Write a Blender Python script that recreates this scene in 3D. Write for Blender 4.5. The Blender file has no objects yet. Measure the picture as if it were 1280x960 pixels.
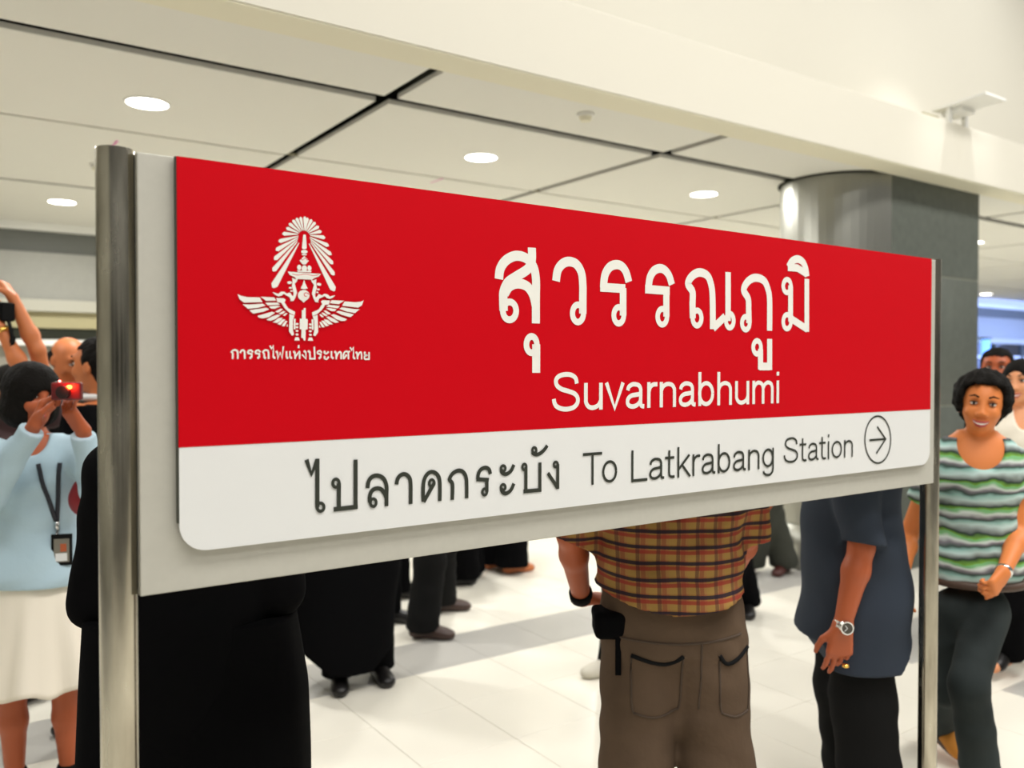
import bpy, math, random
import numpy as np
from mathutils import Vector, Matrix
random.seed(7); rng = np.random.default_rng(7)
SC = bpy.context.scene; COL = SC.collection

# ---------------------------------------------------------------- camera
FPX, YAW, PITCH, EYE = 1055.0, math.radians(55.38), math.radians(-1.06), 1.6
cam_d = bpy.data.cameras.new('camera'); cam = bpy.data.objects.new('camera', cam_d); COL.objects.link(cam)
cam_d.sensor_width = 36.0; cam_d.lens = 36.0 * FPX / 1280
cam.location = (0, 0, EYE); cam.rotation_euler = (math.pi/2 + PITCH, 0, YAW - math.pi/2)
cam_d.clip_start = 0.05
cam_d.dof.use_dof = True; cam_d.dof.focus_distance = 1.85; cam_d.dof.aperture_fstop = 2.8
SC.camera = cam
# ---------------------------------------------------------------- world, lights, exposure
SC.view_settings.view_transform = 'Standard'; SC.view_settings.look = 'None'
SC.view_settings.exposure = 0.14; SC.view_settings.gamma = 1.0; SC.view_settings.use_curve_mapping = False
W = bpy.data.worlds.new('hall'); SC.world = W; W.use_nodes = True
W.node_tree.nodes['Background'].inputs[0].default_value = (1.0, 0.98, 0.93, 1)
W.node_tree.nodes['Background'].inputs[1].default_value = 0.30
def area(name, loc, rot, size, power, color=(1, .96, .88), sy=None, spread=180):
    d = bpy.data.lights.new(name, 'AREA'); d.energy = power; d.color = color; d.size = size
    if sy: d.shape = 'RECTANGLE'; d.size_y = sy
    d.spread = math.radians(spread)
    o = bpy.data.objects.new(name, d); o.location = loc; o.rotation_euler = rot; COL.objects.link(o); return o
area('atrium_light', (3.0, -.6, 6.6), (0, 0, 0), 9, 430, (1, .97, .92), sy=1.2)
area('atrium_light', (1.0, -2.0, 5.2), (math.radians(-8), 0, 0), 7, 130, (1, .97, .92), sy=1.0)
area('atrium_light', (11.0, -.6, 6.6), (0, 0, 0), 7, 260, (1, .97, .92), sy=1.2)

# ---------------------------------------------------------------- pixel -> place (1280 x 960)
_f = np.array([math.cos(YAW)*math.cos(PITCH), math.sin(YAW)*math.cos(PITCH), math.sin(PITCH)])
_r = np.array([math.sin(YAW), -math.cos(YAW), 0.0]); _u = np.cross(_r, _f); O3 = np.array([0, 0, EYE])
def ray(px, py): return _f + _r*(px-640)/FPX - _u*(py-480)/FPX
def atd(px, py, D): return O3 + ray(px, py)*D
def aty(px, py, y): d = ray(px, py); return O3 + d*y/d[1]
def atz(px, py, z): d = ray(px, py); return O3 + d*(z-EYE)/d[2]
def proj(P):
    P = np.asarray(P, float) - O3; z = P @ _f
    return 640+FPX*(P@_r)/z, 480-FPX*(P@_u)/z, z

# ---------------------------------------------------------------- materials
MATS = {}
def mat(name, col, rough=.6, metal=0.0, spec=.5, emit=None, estr=0, coat=0, bump=0, bscale=40, var=0, vscale=8):
    if name in MATS: return MATS[name]
    m = bpy.data.materials.new(name); m.use_nodes = True; nt = m.node_tree; b = nt.nodes['Principled BSDF']
    c = (*col, 1); b.inputs['Base Color'].default_value = c
    b.inputs['Roughness'].default_value = rough; b.inputs['Metallic'].default_value = metal
    b.inputs['Specular IOR Level'].default_value = spec; b.inputs['Coat Weight'].default_value = coat
    if emit: b.inputs['Emission Color'].default_value = (*emit, 1); b.inputs['Emission Strength'].default_value = estr
    tc = nt.nodes.new('ShaderNodeTexCoord')
    if var:
        n = nt.nodes.new('ShaderNodeTexNoise'); n.inputs['Scale'].default_value = vscale; n.inputs['Detail'].default_value = 4
        nt.links.new(tc.outputs['Object'], n.inputs['Vector'])
        r = nt.nodes.new('ShaderNodeMapRange'); r.inputs[1].default_value = .3; r.inputs[2].default_value = .7
        r.inputs[3].default_value = 1-var; r.inputs[4].default_value = 1+var
        nt.links.new(n.outputs[0], r.inputs[0])
        v = nt.nodes.new('ShaderNodeVectorMath'); v.operation = 'SCALE'; v.inputs[0].default_value = col
        nt.links.new(r.outputs[0], v.inputs['Scale']); nt.links.new(v.outputs[0], b.inputs['Base Color'])
    if bump:
        n = nt.nodes.new('ShaderNodeTexNoise'); n.inputs['Scale'].default_value = bscale; n.inputs['Detail'].default_value = 3
        nt.links.new(tc.outputs['Object'], n.inputs['Vector'])
        bp = nt.nodes.new('ShaderNodeBump'); bp.inputs['Strength'].default_value = bump; bp.inputs['Distance'].default_value = .01
        nt.links.new(n.outputs[0], bp.inputs['Height']); nt.links.new(bp.outputs[0], b.inputs['Normal'])
    MATS[name] = m; return m
def lin(r, g, b):
    f = lambda v: ((v/255+.055)/1.055)**2.4 if v > 10 else v/255/12.92
    return (f(r), f(g), f(b))
M_red = mat('red_print', lin(194, 0, 18), .5, spec=.10)
M_white = mat('white_print', lin(222, 223, 222), .45, spec=.3)
M_silver = mat('silver_paint', lin(186, 184, 174), .5, metal=.1, spec=.3, var=.02, vscale=60)
M_letter = mat('cream_print', lin(230, 229, 222), .5, spec=.2)
M_dark = mat('charcoal_print', lin(52, 55, 48), .5, spec=.2)
M_edge = mat('dark_edge', lin(58, 60, 50), .6)
M_plaster = mat('cream_plaster', lin(229, 225, 211), .85, spec=.15)
M_soffit = mat('beige_soffit', lin(230, 226, 204), .85, spec=.15)
M_ceil = mat('ceiling_panel', lin(227, 226, 217), .8, spec=.15)
M_groove = mat('ceiling_void', lin(52, 54, 46), .9, spec=.05)
M_stone = mat('grey_stone', lin(92, 97, 90), .45, spec=.3, var=.10, vscale=14)
M_joint = mat('pale_joint', lin(140, 142, 128), .7)
M_lamp = mat('lamp_glow', (1, 1, 1), .5, emit=(1, .97, .88), estr=9)
M_ring = mat('white_metal', lin(235, 235, 230), .4)
M_bulk = mat('grey_panel', lin(150, 150, 142), .6, var=.03, vscale=20)
M_bulkd = mat('dark_grey_panel', lin(96, 98, 92), .6)
M_beige = mat('beige_band', lin(168, 160, 122), .6)
M_black = mat('black_cloth', (.0035, .0035, .004), .95, spec=.04)
M_black2 = mat('charcoal_cloth', (.009, .009, .009), .9, spec=.08)
M_shoe = mat('black_leather', (.008, .007, .007), .35, spec=.4)
M_brown = mat('brown_leather', lin(62, 42, 34), .45)
M_hair = mat('black_hair', (.006, .005, .004), .75, spec=.12, bump=.5, bscale=120)
M_skin = mat('tan_skin', lin(196, 116, 70), .5, spec=.35)
M_skin_d = mat('brown_skin', lin(172, 88, 52), .5, spec=.35)
M_skin_l = mat('light_skin', lin(226, 156, 112), .5, spec=.35)
M_lip = mat('lips', lin(176, 62, 58), .4)
M_teeth = mat('teeth', lin(240, 235, 225), .4)
M_eyew = mat('eye_white', lin(215, 205, 195), .3)
M_iris = mat('iris', (.01, .007, .006), .2)
M_glass = mat('dark_glass', (.02, .022, .025), .12, spec=.6)
M_gold = mat('gold', (.9, .55, .12), .3, metal=1)
M_chrome = mat('chrome', (.75, .75, .74), .2, metal=1)

def nodes_mat(name, build, rough=.7, metal=0, spec=.3):
    m = bpy.data.materials.new(name); m.use_nodes = True; nt = m.node_tree; b = nt.nodes['Principled BSDF']
    b.inputs['Roughness'].default_value = rough; b.inputs['Metallic'].default_value = metal; b.inputs['Specular IOR Level'].default_value = spec
    build(nt, b); return m
def N(nt, t, **kw):
    n = nt.nodes.new(t)
    for k, v in kw.items(): setattr(n, k, v)
    return n
def mth(nt, op, a, b=None, c=None):
    n = nt.nodes.new('ShaderNodeMath'); n.operation = op
    for i, v in enumerate((a, b, c)):
        if v is None: continue
        if isinstance(v, (int, float)): n.inputs[i].default_value = v
        else: nt.links.new(v, n.inputs[i])
    return n.outputs[0]
def mixc(nt, fac, a, b):
    n = nt.nodes.new('ShaderNodeMix'); n.data_type = 'RGBA'
    if isinstance(fac, (int, float)): n.inputs[0].default_value = fac
    else: nt.links.new(fac, n.inputs[0])
    for i, v in ((6, a), (7, b)):
        if isinstance(v, tuple): n.inputs[i].default_value = (*v, 1)
        else: nt.links.new(v, n.inputs[i])
    return n.outputs[2]
def band(nt, coord, period, off, width):
    f = mth(nt, 'FRACT', mth(nt, 'ADD', mth(nt, 'DIVIDE', coord, period), off))
    d = mth(nt, 'ABSOLUTE', mth(nt, 'SUBTRACT', f, .5))
    return mth(nt, 'LESS_THAN', d, width/period/2)
def steel(nt, b):
    tc = N(nt, 'ShaderNodeTexCoord'); mp = N(nt, 'ShaderNodeMapping'); mp.inputs['Scale'].default_value = (26, 26, 5)
    nt.links.new(tc.outputs['Object'], mp.inputs[0])
    n = N(nt, 'ShaderNodeTexNoise'); n.inputs['Scale'].default_value = 1; n.inputs['Detail'].default_value = 5
    nt.links.new(mp.outputs[0], n.inputs['Vector'])
    nt.links.new(mixc(nt, n.outputs[0], lin(96, 88, 72), lin(232, 226, 208)), b.inputs['Base Color'])
    nt.links.new(mth(nt, 'MULTIPLY_ADD', n.outputs[0], .3, .08), b.inputs['Roughness'])
    bp = N(nt, 'ShaderNodeBump'); bp.inputs['Strength'].default_value = .05; bp.inputs['Distance'].default_value = .004
    nt.links.new(n.outputs[0], bp.inputs['Height']); nt.links.new(bp.outputs[0], b.inputs['Normal'])
M_steel = nodes_mat('brushed_steel', steel, .3, 1.0)
def csteel(nt, b):
    b.inputs['Base Color'].default_value = (*lin(160, 160, 152), 1)
M_csteel = nodes_mat('column_cladding', csteel, .34, .85)
def plaid(nt, b):
    tc = N(nt, 'ShaderNodeTexCoord'); s = N(nt, 'ShaderNodeSeparateXYZ'); nt.links.new(tc.outputs['Object'], s.inputs[0])
    nz = N(nt, 'ShaderNodeTexNoise'); nz.inputs['Scale'].default_value = 5; nt.links.new(tc.outputs['Object'], nz.inputs['Vector'])
    wob = mth(nt, 'MULTIPLY', mth(nt, 'SUBTRACT', nz.outputs[0], .5), .016)
    x = mth(nt, 'ADD', s.outputs[0], wob); z = mth(nt, 'ADD', s.outputs[2], wob)
    # depth folded in so that stripes keep their width round the sides
    xs = x
    c = mixc(nt, 0, lin(146, 94, 60), lin(146, 94, 60))
    c = mixc(nt, mth(nt, 'MULTIPLY', band(nt, xs, .052, .1, .020), .6), c, lin(146, 116, 54))
    c = mixc(nt, mth(nt, 'MULTIPLY', band(nt, z, .043, .0, .018), .5), c, lin(160, 132, 74))
    c = mixc(nt, mth(nt, 'MULTIPLY', band(nt, xs, .052, .55, .012), .6), c, lin(128, 66, 50))
    c = mixc(nt, mth(nt, 'MULTIPLY', band(nt, z, .043, .72, .010), .8), c, lin(140, 52, 44))
    c = mixc(nt, mth(nt, 'MULTIPLY', band(nt, xs, .052, .80, .010), .6), c, lin(70, 50, 44))
    c = mixc(nt, mth(nt, 'MULTIPLY', band(nt, z, .043, .40, .0095), .92), c, lin(34, 32, 44))
    nt.links.new(c, b.inputs['Base Color'])
M_plaid = nodes_mat('plaid_cotton', plaid, .85, 0, .1)
def stripes(nt, b):
    tc = N(nt, 'ShaderNodeTexCoord'); s = N(nt, 'ShaderNodeSeparateXYZ'); nt.links.new(tc.outputs['Object'], s.inputs[0])
    mp = N(nt, 'ShaderNodeMapping'); mp.inputs['Scale'].default_value = (9, 9, 16); nt.links.new(tc.outputs['Object'], mp.inputs[0])
    nz = N(nt, 'ShaderNodeTexNoise'); nz.inputs['Scale'].default_value = 1; nz.inputs['Detail'].default_value = 2; nt.links.new(mp.outputs[0], nz.inputs['Vector'])
    z = mth(nt, 'ADD', s.outputs[2], mth(nt, 'MULTIPLY', mth(nt, 'SUBTRACT', nz.outputs[0], .5), .055))
    f = mth(nt, 'FRACT', mth(nt, 'DIVIDE', z, .098))
    r = N(nt, 'ShaderNodeValToRGB'); nt.links.new(f, r.inputs[0]); e = r.color_ramp.elements
    cs = [(0, lin(118, 168, 70)), (.12, lin(44, 52, 50)), (.24, lin(140, 150, 146)), (.38, lin(190, 212, 208)), (.52, lin(150, 190, 182)),
          (.62, lin(60, 78, 70)), (.72, lin(120, 116, 122)), (.84, lin(205, 214, 208)), (.94, lin(120, 176, 120))]
    e[0].position, e[0].color = 0, (*cs[0][1], 1); e[1].position, e[1].color = cs[1][0], (*cs[1][1], 1)
    for p, c in cs[2:]: q = e.new(p); q.color = (*c, 1)
    nt.links.new(r.outputs[0], b.inputs['Base Color'])
M_stripe = nodes_mat('striped_jersey', stripes, .85, 0, .1)
def floor_tile(c):
    def f(nt, b):
        tc = N(nt, 'ShaderNodeTexCoord'); n = N(nt, 'ShaderNodeTexNoise'); n.inputs['Scale'].default_value = 2.2; n.inputs['Detail'].default_value = 6
        g = N(nt, 'ShaderNodeNewGeometry'); nt.links.new(g.outputs['Position'], n.inputs['Vector'])
        d = tuple(v*.93 for v in c)
        nt.links.new(mixc(nt, n.outputs[0], d, c), b.inputs['Base Color'])
    return f
M_tile = nodes_mat('cream_tile', floor_tile(lin(240, 236, 223)), .22, 0, .45)
M_tileg = nodes_mat('grey_tile', floor_tile(lin(184, 182, 176)), .28, 0, .4)
M_grout = mat('grout', lin(212, 208, 194), .8)

# ---------------------------------------------------------------- mesh helpers
def link(name, verts, faces, material, parent=None, smooth=False, loc=None):
    me = bpy.data.meshes.new(name)
    if isinstance(verts, np.ndarray) and isinstance(faces, np.ndarray):
        me.vertices.add(len(verts)); me.vertices.foreach_set('co', verts.astype(np.float32).ravel())
        n = len(faces); me.loops.add(n*4); me.loops.foreach_set('vertex_index', faces.astype(np.int32).ravel())
        me.polygons.add(n); me.polygons.foreach_set('loop_start', np.arange(0, n*4, 4, dtype=np.int32))
        me.update(calc_edges=True); me.validate()
    else:
        me.from_pydata([tuple(map(float, v)) for v in verts], [], faces); me.update()
    if smooth: me.polygons.foreach_set('use_smooth', [True]*len(me.polygons))
    me.materials.append(material)
    o = bpy.data.objects.new(name, me); COL.objects.link(o)
    if parent is not None: o.parent = parent
    if loc is not None: o.location = loc
    return o
def tag(o, label=None, cat=None, group=None, kind=None):
    for k, v in (('label', label), ('category', cat), ('group', group), ('kind', kind)):
        if v: o[k] = v
    return o
def empty(name, loc, rz=0, **kw):
    o = bpy.data.objects.new(name, None); o.location = [float(v) for v in loc]; o.rotation_euler = (0, 0, rz); o.empty_display_size = .1
    COL.objects.link(o); return tag(o, **kw)
class G:
    "collects plain solids into one mesh"
    def __init__(s): s.v = []; s.f = []
    def add(s, v, f):
        n = len(s.v); s.v += [tuple(map(float, p)) for p in v]; s.f += [tuple(i+n for i in q) for q in f]; return s
    def box(s, lo, hi, R=None, c=(0, 0, 0)):
        x0, y0, z0 = lo; x1, y1, z1 = hi
        v = [(x0,y0,z0),(x1,y0,z0),(x1,y1,z0),(x0,y1,z0),(x0,y0,z1),(x1,y0,z1),(x1,y1,z1),(x0,y1,z1)]
        if R is not None: v = [np.array(c) + R @ np.array(p) for p in v]
        return s.add(v, [(3,2,1,0),(4,5,6,7),(0,1,5,4),(1,2,6,5),(2,3,7,6),(3,0,4,7)])
    def tube(s, pts, rad, n=12, cap=True, flat=1.0, fn=(0, 0, 1)):
        pts = [np.array(p, float) for p in pts]; rad = rad if isinstance(rad, (list, tuple)) else [rad]*len(pts)
        rings = []; base = len(s.v); fn = np.array(fn, float)
        for i, p in enumerate(pts):
            t = pts[min(i+1, len(pts)-1)] - pts[max(i-1, 0)]; t = t/np.linalg.norm(t)
            a = np.cross(t, fn)
            if np.linalg.norm(a) < 1e-3: a = np.cross(t, (1, 0, 0))
            a /= np.linalg.norm(a); b = np.cross(t, a)
            for k in range(n):
                an = 2*math.pi*k/n; s.v.append(tuple(p + rad[i]*(a*math.cos(an) + b*math.sin(an)*flat)))
        for i in range(len(pts)-1):
            for k in range(n):
                k2 = (k+1) % n; s.f.append((base+i*n+k, base+(i+1)*n+k, base+(i+1)*n+k2, base+i*n+k2))
        if cap:
            s.f.append(tuple(base+k for k in range(n))); m = base+(len(pts)-1)*n; s.f.append(tuple(m+k for k in reversed(range(n))))
        return s
    def ell(s, c, r, n=16, R=None):
        v = []; c = np.array(c, float)
        for i in range(n//2+1):
            th = math.pi*i/(n//2)
            for k in range(n):
                p = np.array([r[0]*math.sin(th)*math.cos(2*math.pi*k/n), r[1]*math.sin(th)*math.sin(2*math.pi*k/n), r[2]*math.cos(th)])
                v.append(c + (R @ p if R is not None else p))
        return s.add(v, [(i*n+k, (i+1)*n+k, (i+1)*n+(k+1) % n, i*n+(k+1) % n) for i in range(n//2) for k in range(n)])
    def prism(s, poly, z0, z1):
        n = len(poly)
        return s.add([(x, y, z0) for x, y in poly]+[(x, y, z1) for x, y in poly],
                     [tuple(reversed(range(n))), tuple(range(n, 2*n))]+[(i, (i+1) % n, n+(i+1) % n, n+i) for i in range(n)])
    def put(s, name, m, parent=None, smooth=False): return link(name, s.v, s.f, m, parent, smooth)
def rotz(a): c, s = math.cos(a), math.sin(a); return np.array([[c, -s, 0], [s, c, 0], [0, 0, 1.0]])
def rotx(a): c, s = math.cos(a), math.sin(a); return np.array([[1.0, 0, 0], [0, c, -s], [0, s, c]])
def roty(a): c, s = math.cos(a), math.sin(a); return np.array([[c, 0, s], [0, 1.0, 0], [-s, 0, c]])
def bevel(o, w, seg=2):
    m = o.modifiers.new('bevel', 'BEVEL'); m.width = w; m.segments = seg; m.limit_method = 'ANGLE'; return o

# ================================================================= SETTING
TZ = 3.1
# floor: bed plus tiles
X0, X1, Y0, Y1 = -3.0, 24.0, -3.0, 12.0
fl = G().box((X0, Y0, -.08), (X1, Y1, -.012)).put('floor', M_grout); tag(fl, kind='structure')
P = .46; g = .0011
cells = []
for j in range(int((Y0-2.05)/P), int((Y1-2.05)/P)):
    for i in range(int((X0-4.37)/P), int((X1-4.37)/P)):
        x = 4.37+i*P; y = 2.05+j*P
        gr = (j == 4) or (x > 4.3 and j in (1, -1))
        cs = [(x, y), (x+P, y), (x+P, y+P), (x, y+P)]; vis = False; sz = 0
        pr = [proj((a, b, 0)) for a, b in cs]
        if all(p[2] > .3 for p in pr):
            xs = [p[0] for p in pr]; ys = [p[1] for p in pr]
            if max(xs) > 0 and min(xs) < 1280 and min(ys) < 960:
                vis = True; A = 0
                for k in range(4): A += xs[k]*ys[(k+1) % 4]-xs[(k+1) % 4]*ys[k]
                sz = abs(A)/2
        cells.append((sz if vis else 0, x, y, gr))
cells.sort(reverse=True)
tm = {}
for gr, m in ((False, M_tile), (True, M_tileg)):
    me = bpy.data.meshes.new('floor_tile'); b = G()
    e = .0008
    b.add([(g, g, -.012), (P-g, g, -.012), (P-g, P-g, -.012), (g, P-g, -.012), (g, g, -e), (P-g, g, -e), (P-g, P-g, -e), (g, P-g, -e),
           (g+e, g+e, 0), (P-g-e, g+e, 0), (P-g-e, P-g-e, 0), (g+e, P-g-e, 0)],
          [(0,1,5,4),(1,2,6,5),(2,3,7,6),(3,0,4,7),(4,5,9,8),(5,6,10,9),(6,7,11,10),(7,4,8,11),(8,9,10,11)])
    me.from_pydata(b.v, [], b.f); me.materials.append(m); tm[gr] = me
for sz, x, y, gr in cells[:280]:
    o = bpy.data.objects.new('floor_tile', tm[gr]); o.location = (x, y, 0); o.parent = fl; COL.objects.link(o)
for want, m in ((False, M_tile), (True, M_tileg)):
    b = G()
    for sz, x, y, gr in cells[280:]:
        if gr == want: b.add([(x+g, y+g, 0), (x+P-g, y+g, 0), (x+P-g, y+P-g, 0), (x+g, y+P-g, 0)], [(0, 1, 2, 3)])
    tag(b.put('floor_tile', m, fl), kind='stuff')

# ceiling: slab + panels with open joints
ce = G().box((-4, 3.68, TZ+.16), (26, 10.6, TZ+.3)).put('ceiling', M_groove); tag(ce, kind='structure')
xs = [-4.5, -2.28, -.08, 2.12, 4.25, 6.45, 8.68, 10.88, 13.08, 15.28, 17.48, 19.68, 21.88, 24.1]
wx = .10
def panel(x0, x1, y0, y1, thin0=False, thin1=False):
    bevel(G().box((x0, y0, TZ), (x1, y1, TZ+.03)).put('ceiling_panel', M_ceil, ce), .003, 1)
for i in range(len(xs)-1):
    a, b_ = xs[i]+wx/2-.01, xs[i+1]-wx/2+.01
    for (y0, y1) in ((3.685, 4.25), (4.36, 5.80), (5.835, 7.76), (7.84, 9.9)): panel(a, b_, y0, y1)
G().box((-4, 5.80, TZ+.012), (26, 5.845, TZ+.02)).put('joint_strip', mat('joint_board', lin(128, 124, 98), .8), ce)
# beam / fascia towards the tall hall, ledge, upper wall
YF = 3.47
def beam_poly(): return [(YF, TZ-.01), (3.68, TZ-.01), (3.68, TZ+.3), (4.25, 3.42), (4.25, 3.5), (YF+.03, 3.52), (YF, 3.50)]
b = G(); pl = beam_poly(); n = len(pl)
b.add([(-4, y, z) for y, z in pl]+[(26, y, z) for y, z in pl], [tuple(range(n)), tuple(reversed(range(n, 2*n)))]+[(i, n+i, n+(i+1) % n, (i+1) % n) for i in range(n)])
be = b.put('trim_1', M_plaster); tag(be, kind='structure')
G().box((-4, YF+.006, TZ-.018), (26, 3.686, TZ-.0095)).put('soffit_board', M_soffit, be)
wu = G().box((-4, 4.0, 3.5), (26, 4.25, 7.2)).put('wall_upper', M_plaster); tag(wu, kind='structure')
wb = G().box((-4, 10.05, TZ), (26, 10.3, TZ+.2)).put('wall_back', M_bulk); tag(wb, kind='structure')
wf = G().box((-4, -3.3, 0), (26, -3.1, 4.2)).put('wall_added_front', mat('added_wall_grey', lin(96, 98, 100), .5)); tag(wf, kind='structure')  # added wall behind the camera, dark for the steel posts to mirror
for k in range(12): G().box((-3.4+k*2.3, -3.1, .9), (-2.0+k*2.3, -3.08, 2.1)).put('added_pane', M_glass, wf)  # dark panes added on that wall, out of view
wl_ = G().box((-4.2, -3.1, 0), (-4.0, 10.2, 4.2)).put('wall_added_left', M_bulk); tag(wl_, kind='structure')  # added out of view so the posts reflect dark edges
# bulkhead, ledge, glazed screen at the back
G().box((-4, 9.9, 3.02), (26, 10.05, TZ+.02)).put('cornice', M_ring, wb)
G().box((-4, 10.0, 2.80), (26, 10.2, 3.02)).put('upper_band', M_bulkd, wb)
G().box((-4, 9.97, 2.31), (26, 10.2, 2.80)).put('middle_band', M_bulk, wb)
G().box((-4, 9.92, 2.19), (26, 10.2, 2.31)).put('ledge', mat('ledge_grey', lin(176, 174, 160), .6), wb)
G().box((-4, 10.0, 2.02), (26, 10.2, 2.19)).put('beige_band', M_beige, wb)
G().box((-4, 10.03, 1.90), (26, 10.2, 2.02)).put('dark_band', M_groove, wb)
G().box((-4, 9.98, 1.84), (26, 10.2, 1.90)).put('white_rail', M_ring, wb)
G().box((-4, 10.12, 0), (26, 10.2, 1.84)).put('wall_panel', mat('far_wall', lin(150, 146, 134), .6), wb)
G().box((12.0, 9.985, 0), (26, 10.03, 2.30)).put('glass_screen', M_glass, wb)
for k in range(9): G().box((14+k*1.35, 9.93, 0), (14.05+k*1.35, 9.99, 2.3)).put('mullion', M_bulkd, wb)
M_blue = mat('blue_tube', (.1, .3, 1), .4, emit=(.22, .5, 1), estr=1.3)
bp_ = aty(1229, 440, 9.8)
bl = empty('light_column', (bp_[0], 9.75, 0), label='glowing pale blue light column far behind the smiling women', cat='lamp')
G().tube([(0, 0, .05), (0, 0, 2.27)], .09, 12).put('tube', M_blue, bl, True); G().tube([(0, 0, 0), (0, 0, .06)], .13, 12).put('base', M_bulkd, bl)
G().tube([(0, 0, 2.26), (0, 0, 2.31)], .13, 12).put('cap', M_bulkd, bl)
area('blue_light', (20.8, 8.9, 2.2), (math.radians(90), 0, 0), 5, 110, (.28, .42, 1), sy=1.2)

# column: stadium plan, steel-clad round end, stone flat faces
cx, R0 = 6.10, .456; XE = 7.42
col = G()
arc = [(cx + R0*math.cos(a), 3.7+R0 + R0*math.sin(a)) for a in np.linspace(math.pi*1.5, math.pi*.5, 25)]
cr = empty('column', (0, 0, 0)); tag(cr, kind='structure')
n = len(arc)
for z0, z1 in ((0, .36), (.37, 1.285), (1.295, 2.345), (2.355, TZ+.02)):
    inner = [(cx-.001, arc[-1][1]), (cx-.001, arc[0][1])]
    col = G().prism(arc[::-1], z0, z1); col.put('steel_panel', M_csteel, cr, False)
    for q in cr.children[-1:]:
        for i_, p_ in enumerate(q.data.polygons): p_.use_smooth = i_ > 1
    bevel(G().box((cx, 3.7, z0), (XE, 3.7+2*R0, z1)).put('stone_panel', M_stone, cr), .003, 1)
G().prism([(cx+(x-cx)*.99, 3.7+R0+(y-3.7-R0)*.99) for x, y in arc][::-1], .01, TZ+.1).put('core', M_joint, cr)
G().box((cx, 3.705, .01), (XE-.006, 3.7+2*R0-.006, TZ+.1)).put('core', M_joint, cr)
ringp = [(cx + (R0+.02)*math.cos(a), 3.7+R0 + (R0+.02)*math.sin(a)) for a in np.linspace(math.pi*1.5, math.pi*.5, 25)]
G().prism(ringp[::-1], TZ-.012, TZ+.02).put('shadow_gap', M_groove, cr)

# recessed downlights
def downlight(x, y, lab):
    t = empty('downlight', (x, y, TZ), label=lab, cat='ceiling light', group='round ceiling downlights')
    a = np.linspace(0, 2*math.pi, 33)[:-1]
    b = G(); ro, ri = .125, .112
    v = [(ro*math.cos(q), ro*math.sin(q), .0) for q in a]+[(ro*math.cos(q), ro*math.sin(q), -.006) for q in a]+[(ri*math.cos(q), ri*math.sin(q), -.006) for q in a]+[(ri*math.cos(q), ri*math.sin(q), 0) for q in a]
    f = [(k*32+i, k*32+(i+1) % 32, ((k+1) % 4)*32+(i+1) % 32, ((k+1) % 4)*32+i) for k in range(4) for i in range(32)]
    b.add(v, f).put('rim', M_ring, t)
    G().prism([(ri*math.cos(q), ri*math.sin(q)) for q in a], -.004, -.001).put('lens', M_lamp, t)
    l = bpy.data.lights.new('downlight_beam', 'AREA'); l.shape = 'DISK'; l.size = .2; l.energy = 36; l.color = (1, .98, .95)
    o = bpy.data.objects.new('downlight_beam', l); o.parent = t; o.location = (0, 0, -.012); COL.objects.link(o)
DLX = [(1.03, 5.12, 'round lit downlight above the left post of the sign'), (3.24, 5.08, 'round lit downlight above the middle of the sign'),
       (5.5, 5.06, 'round lit downlight left of the column top'), (7.75, 5.1, 'near-row downlight hidden behind the round column'), (10.25, 5.18, 'small lit downlight right of the column, higher and nearer one'),
       (1.0, 8.58, 'lit downlight far back at the left edge, over the grey bulkhead'), (3.2, 8.6, 'back-row downlight hidden behind the emblem end of the sign'),
       (5.4, 8.6, 'back-row downlight hidden behind the large Thai letters'), (7.7, 8.6, 'back-row downlight hidden behind the right part of the red panel'),
       (10.2, 8.6, 'back-row downlight hidden behind the column'), (13.0, 5.15, 'near-row downlight beyond the right edge of the picture'), (14.6, 8.6, 'back-row downlight hidden behind the stone side of the column'),
       (17.56, 8.6, 'lit downlight right of the column, lower and farther one'), (-1.2, 5.1, 'near-row downlight beyond the left edge of the picture')]
for x, y, lb in DLX: downlight(x, y, lb)
def disc(name, px, py, lab):
    p = atz(px, py, TZ); t = empty(name, (p[0], p[1], TZ), label=lab, cat='smoke detector')
    G().tube([(0, 0, 0), (0, 0, -.02)], .05, 20).put('base', M_ring, t, False)
    G().tube([(0, 0, -.02), (0, 0, -.045)], [.04, .03], 20).put('sensor', M_soffit, t, False)
disc('smoke_detector', 732, 142, 'small cream ceiling detector over the middle of the sign')
disc('smoke_detector', 122, 206, 'small beige ceiling detector just left of the left post top')
for px, py, q in ((143, 180, 'left'), (545, 226, 'right')):
    p = atz(px, py, TZ)
    tag(G().add([(p[0]-.009, p[1]-.11, TZ-.0015), (p[0]+.009, p[1]-.11, TZ-.0015), (p[0]+.007, p[1]+.09, TZ-.0015), (p[0]-.007, p[1]+.09, TZ-.0015)], [(0, 1, 2, 3)]).put('ribbon', mat('pink_tape', lin(216, 130, 180), .8)),
        'short pink tape mark on the ceiling joint, %s' % ('above the left post' if q == 'left' else 'above the red panel, faint'), 'tape')

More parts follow.
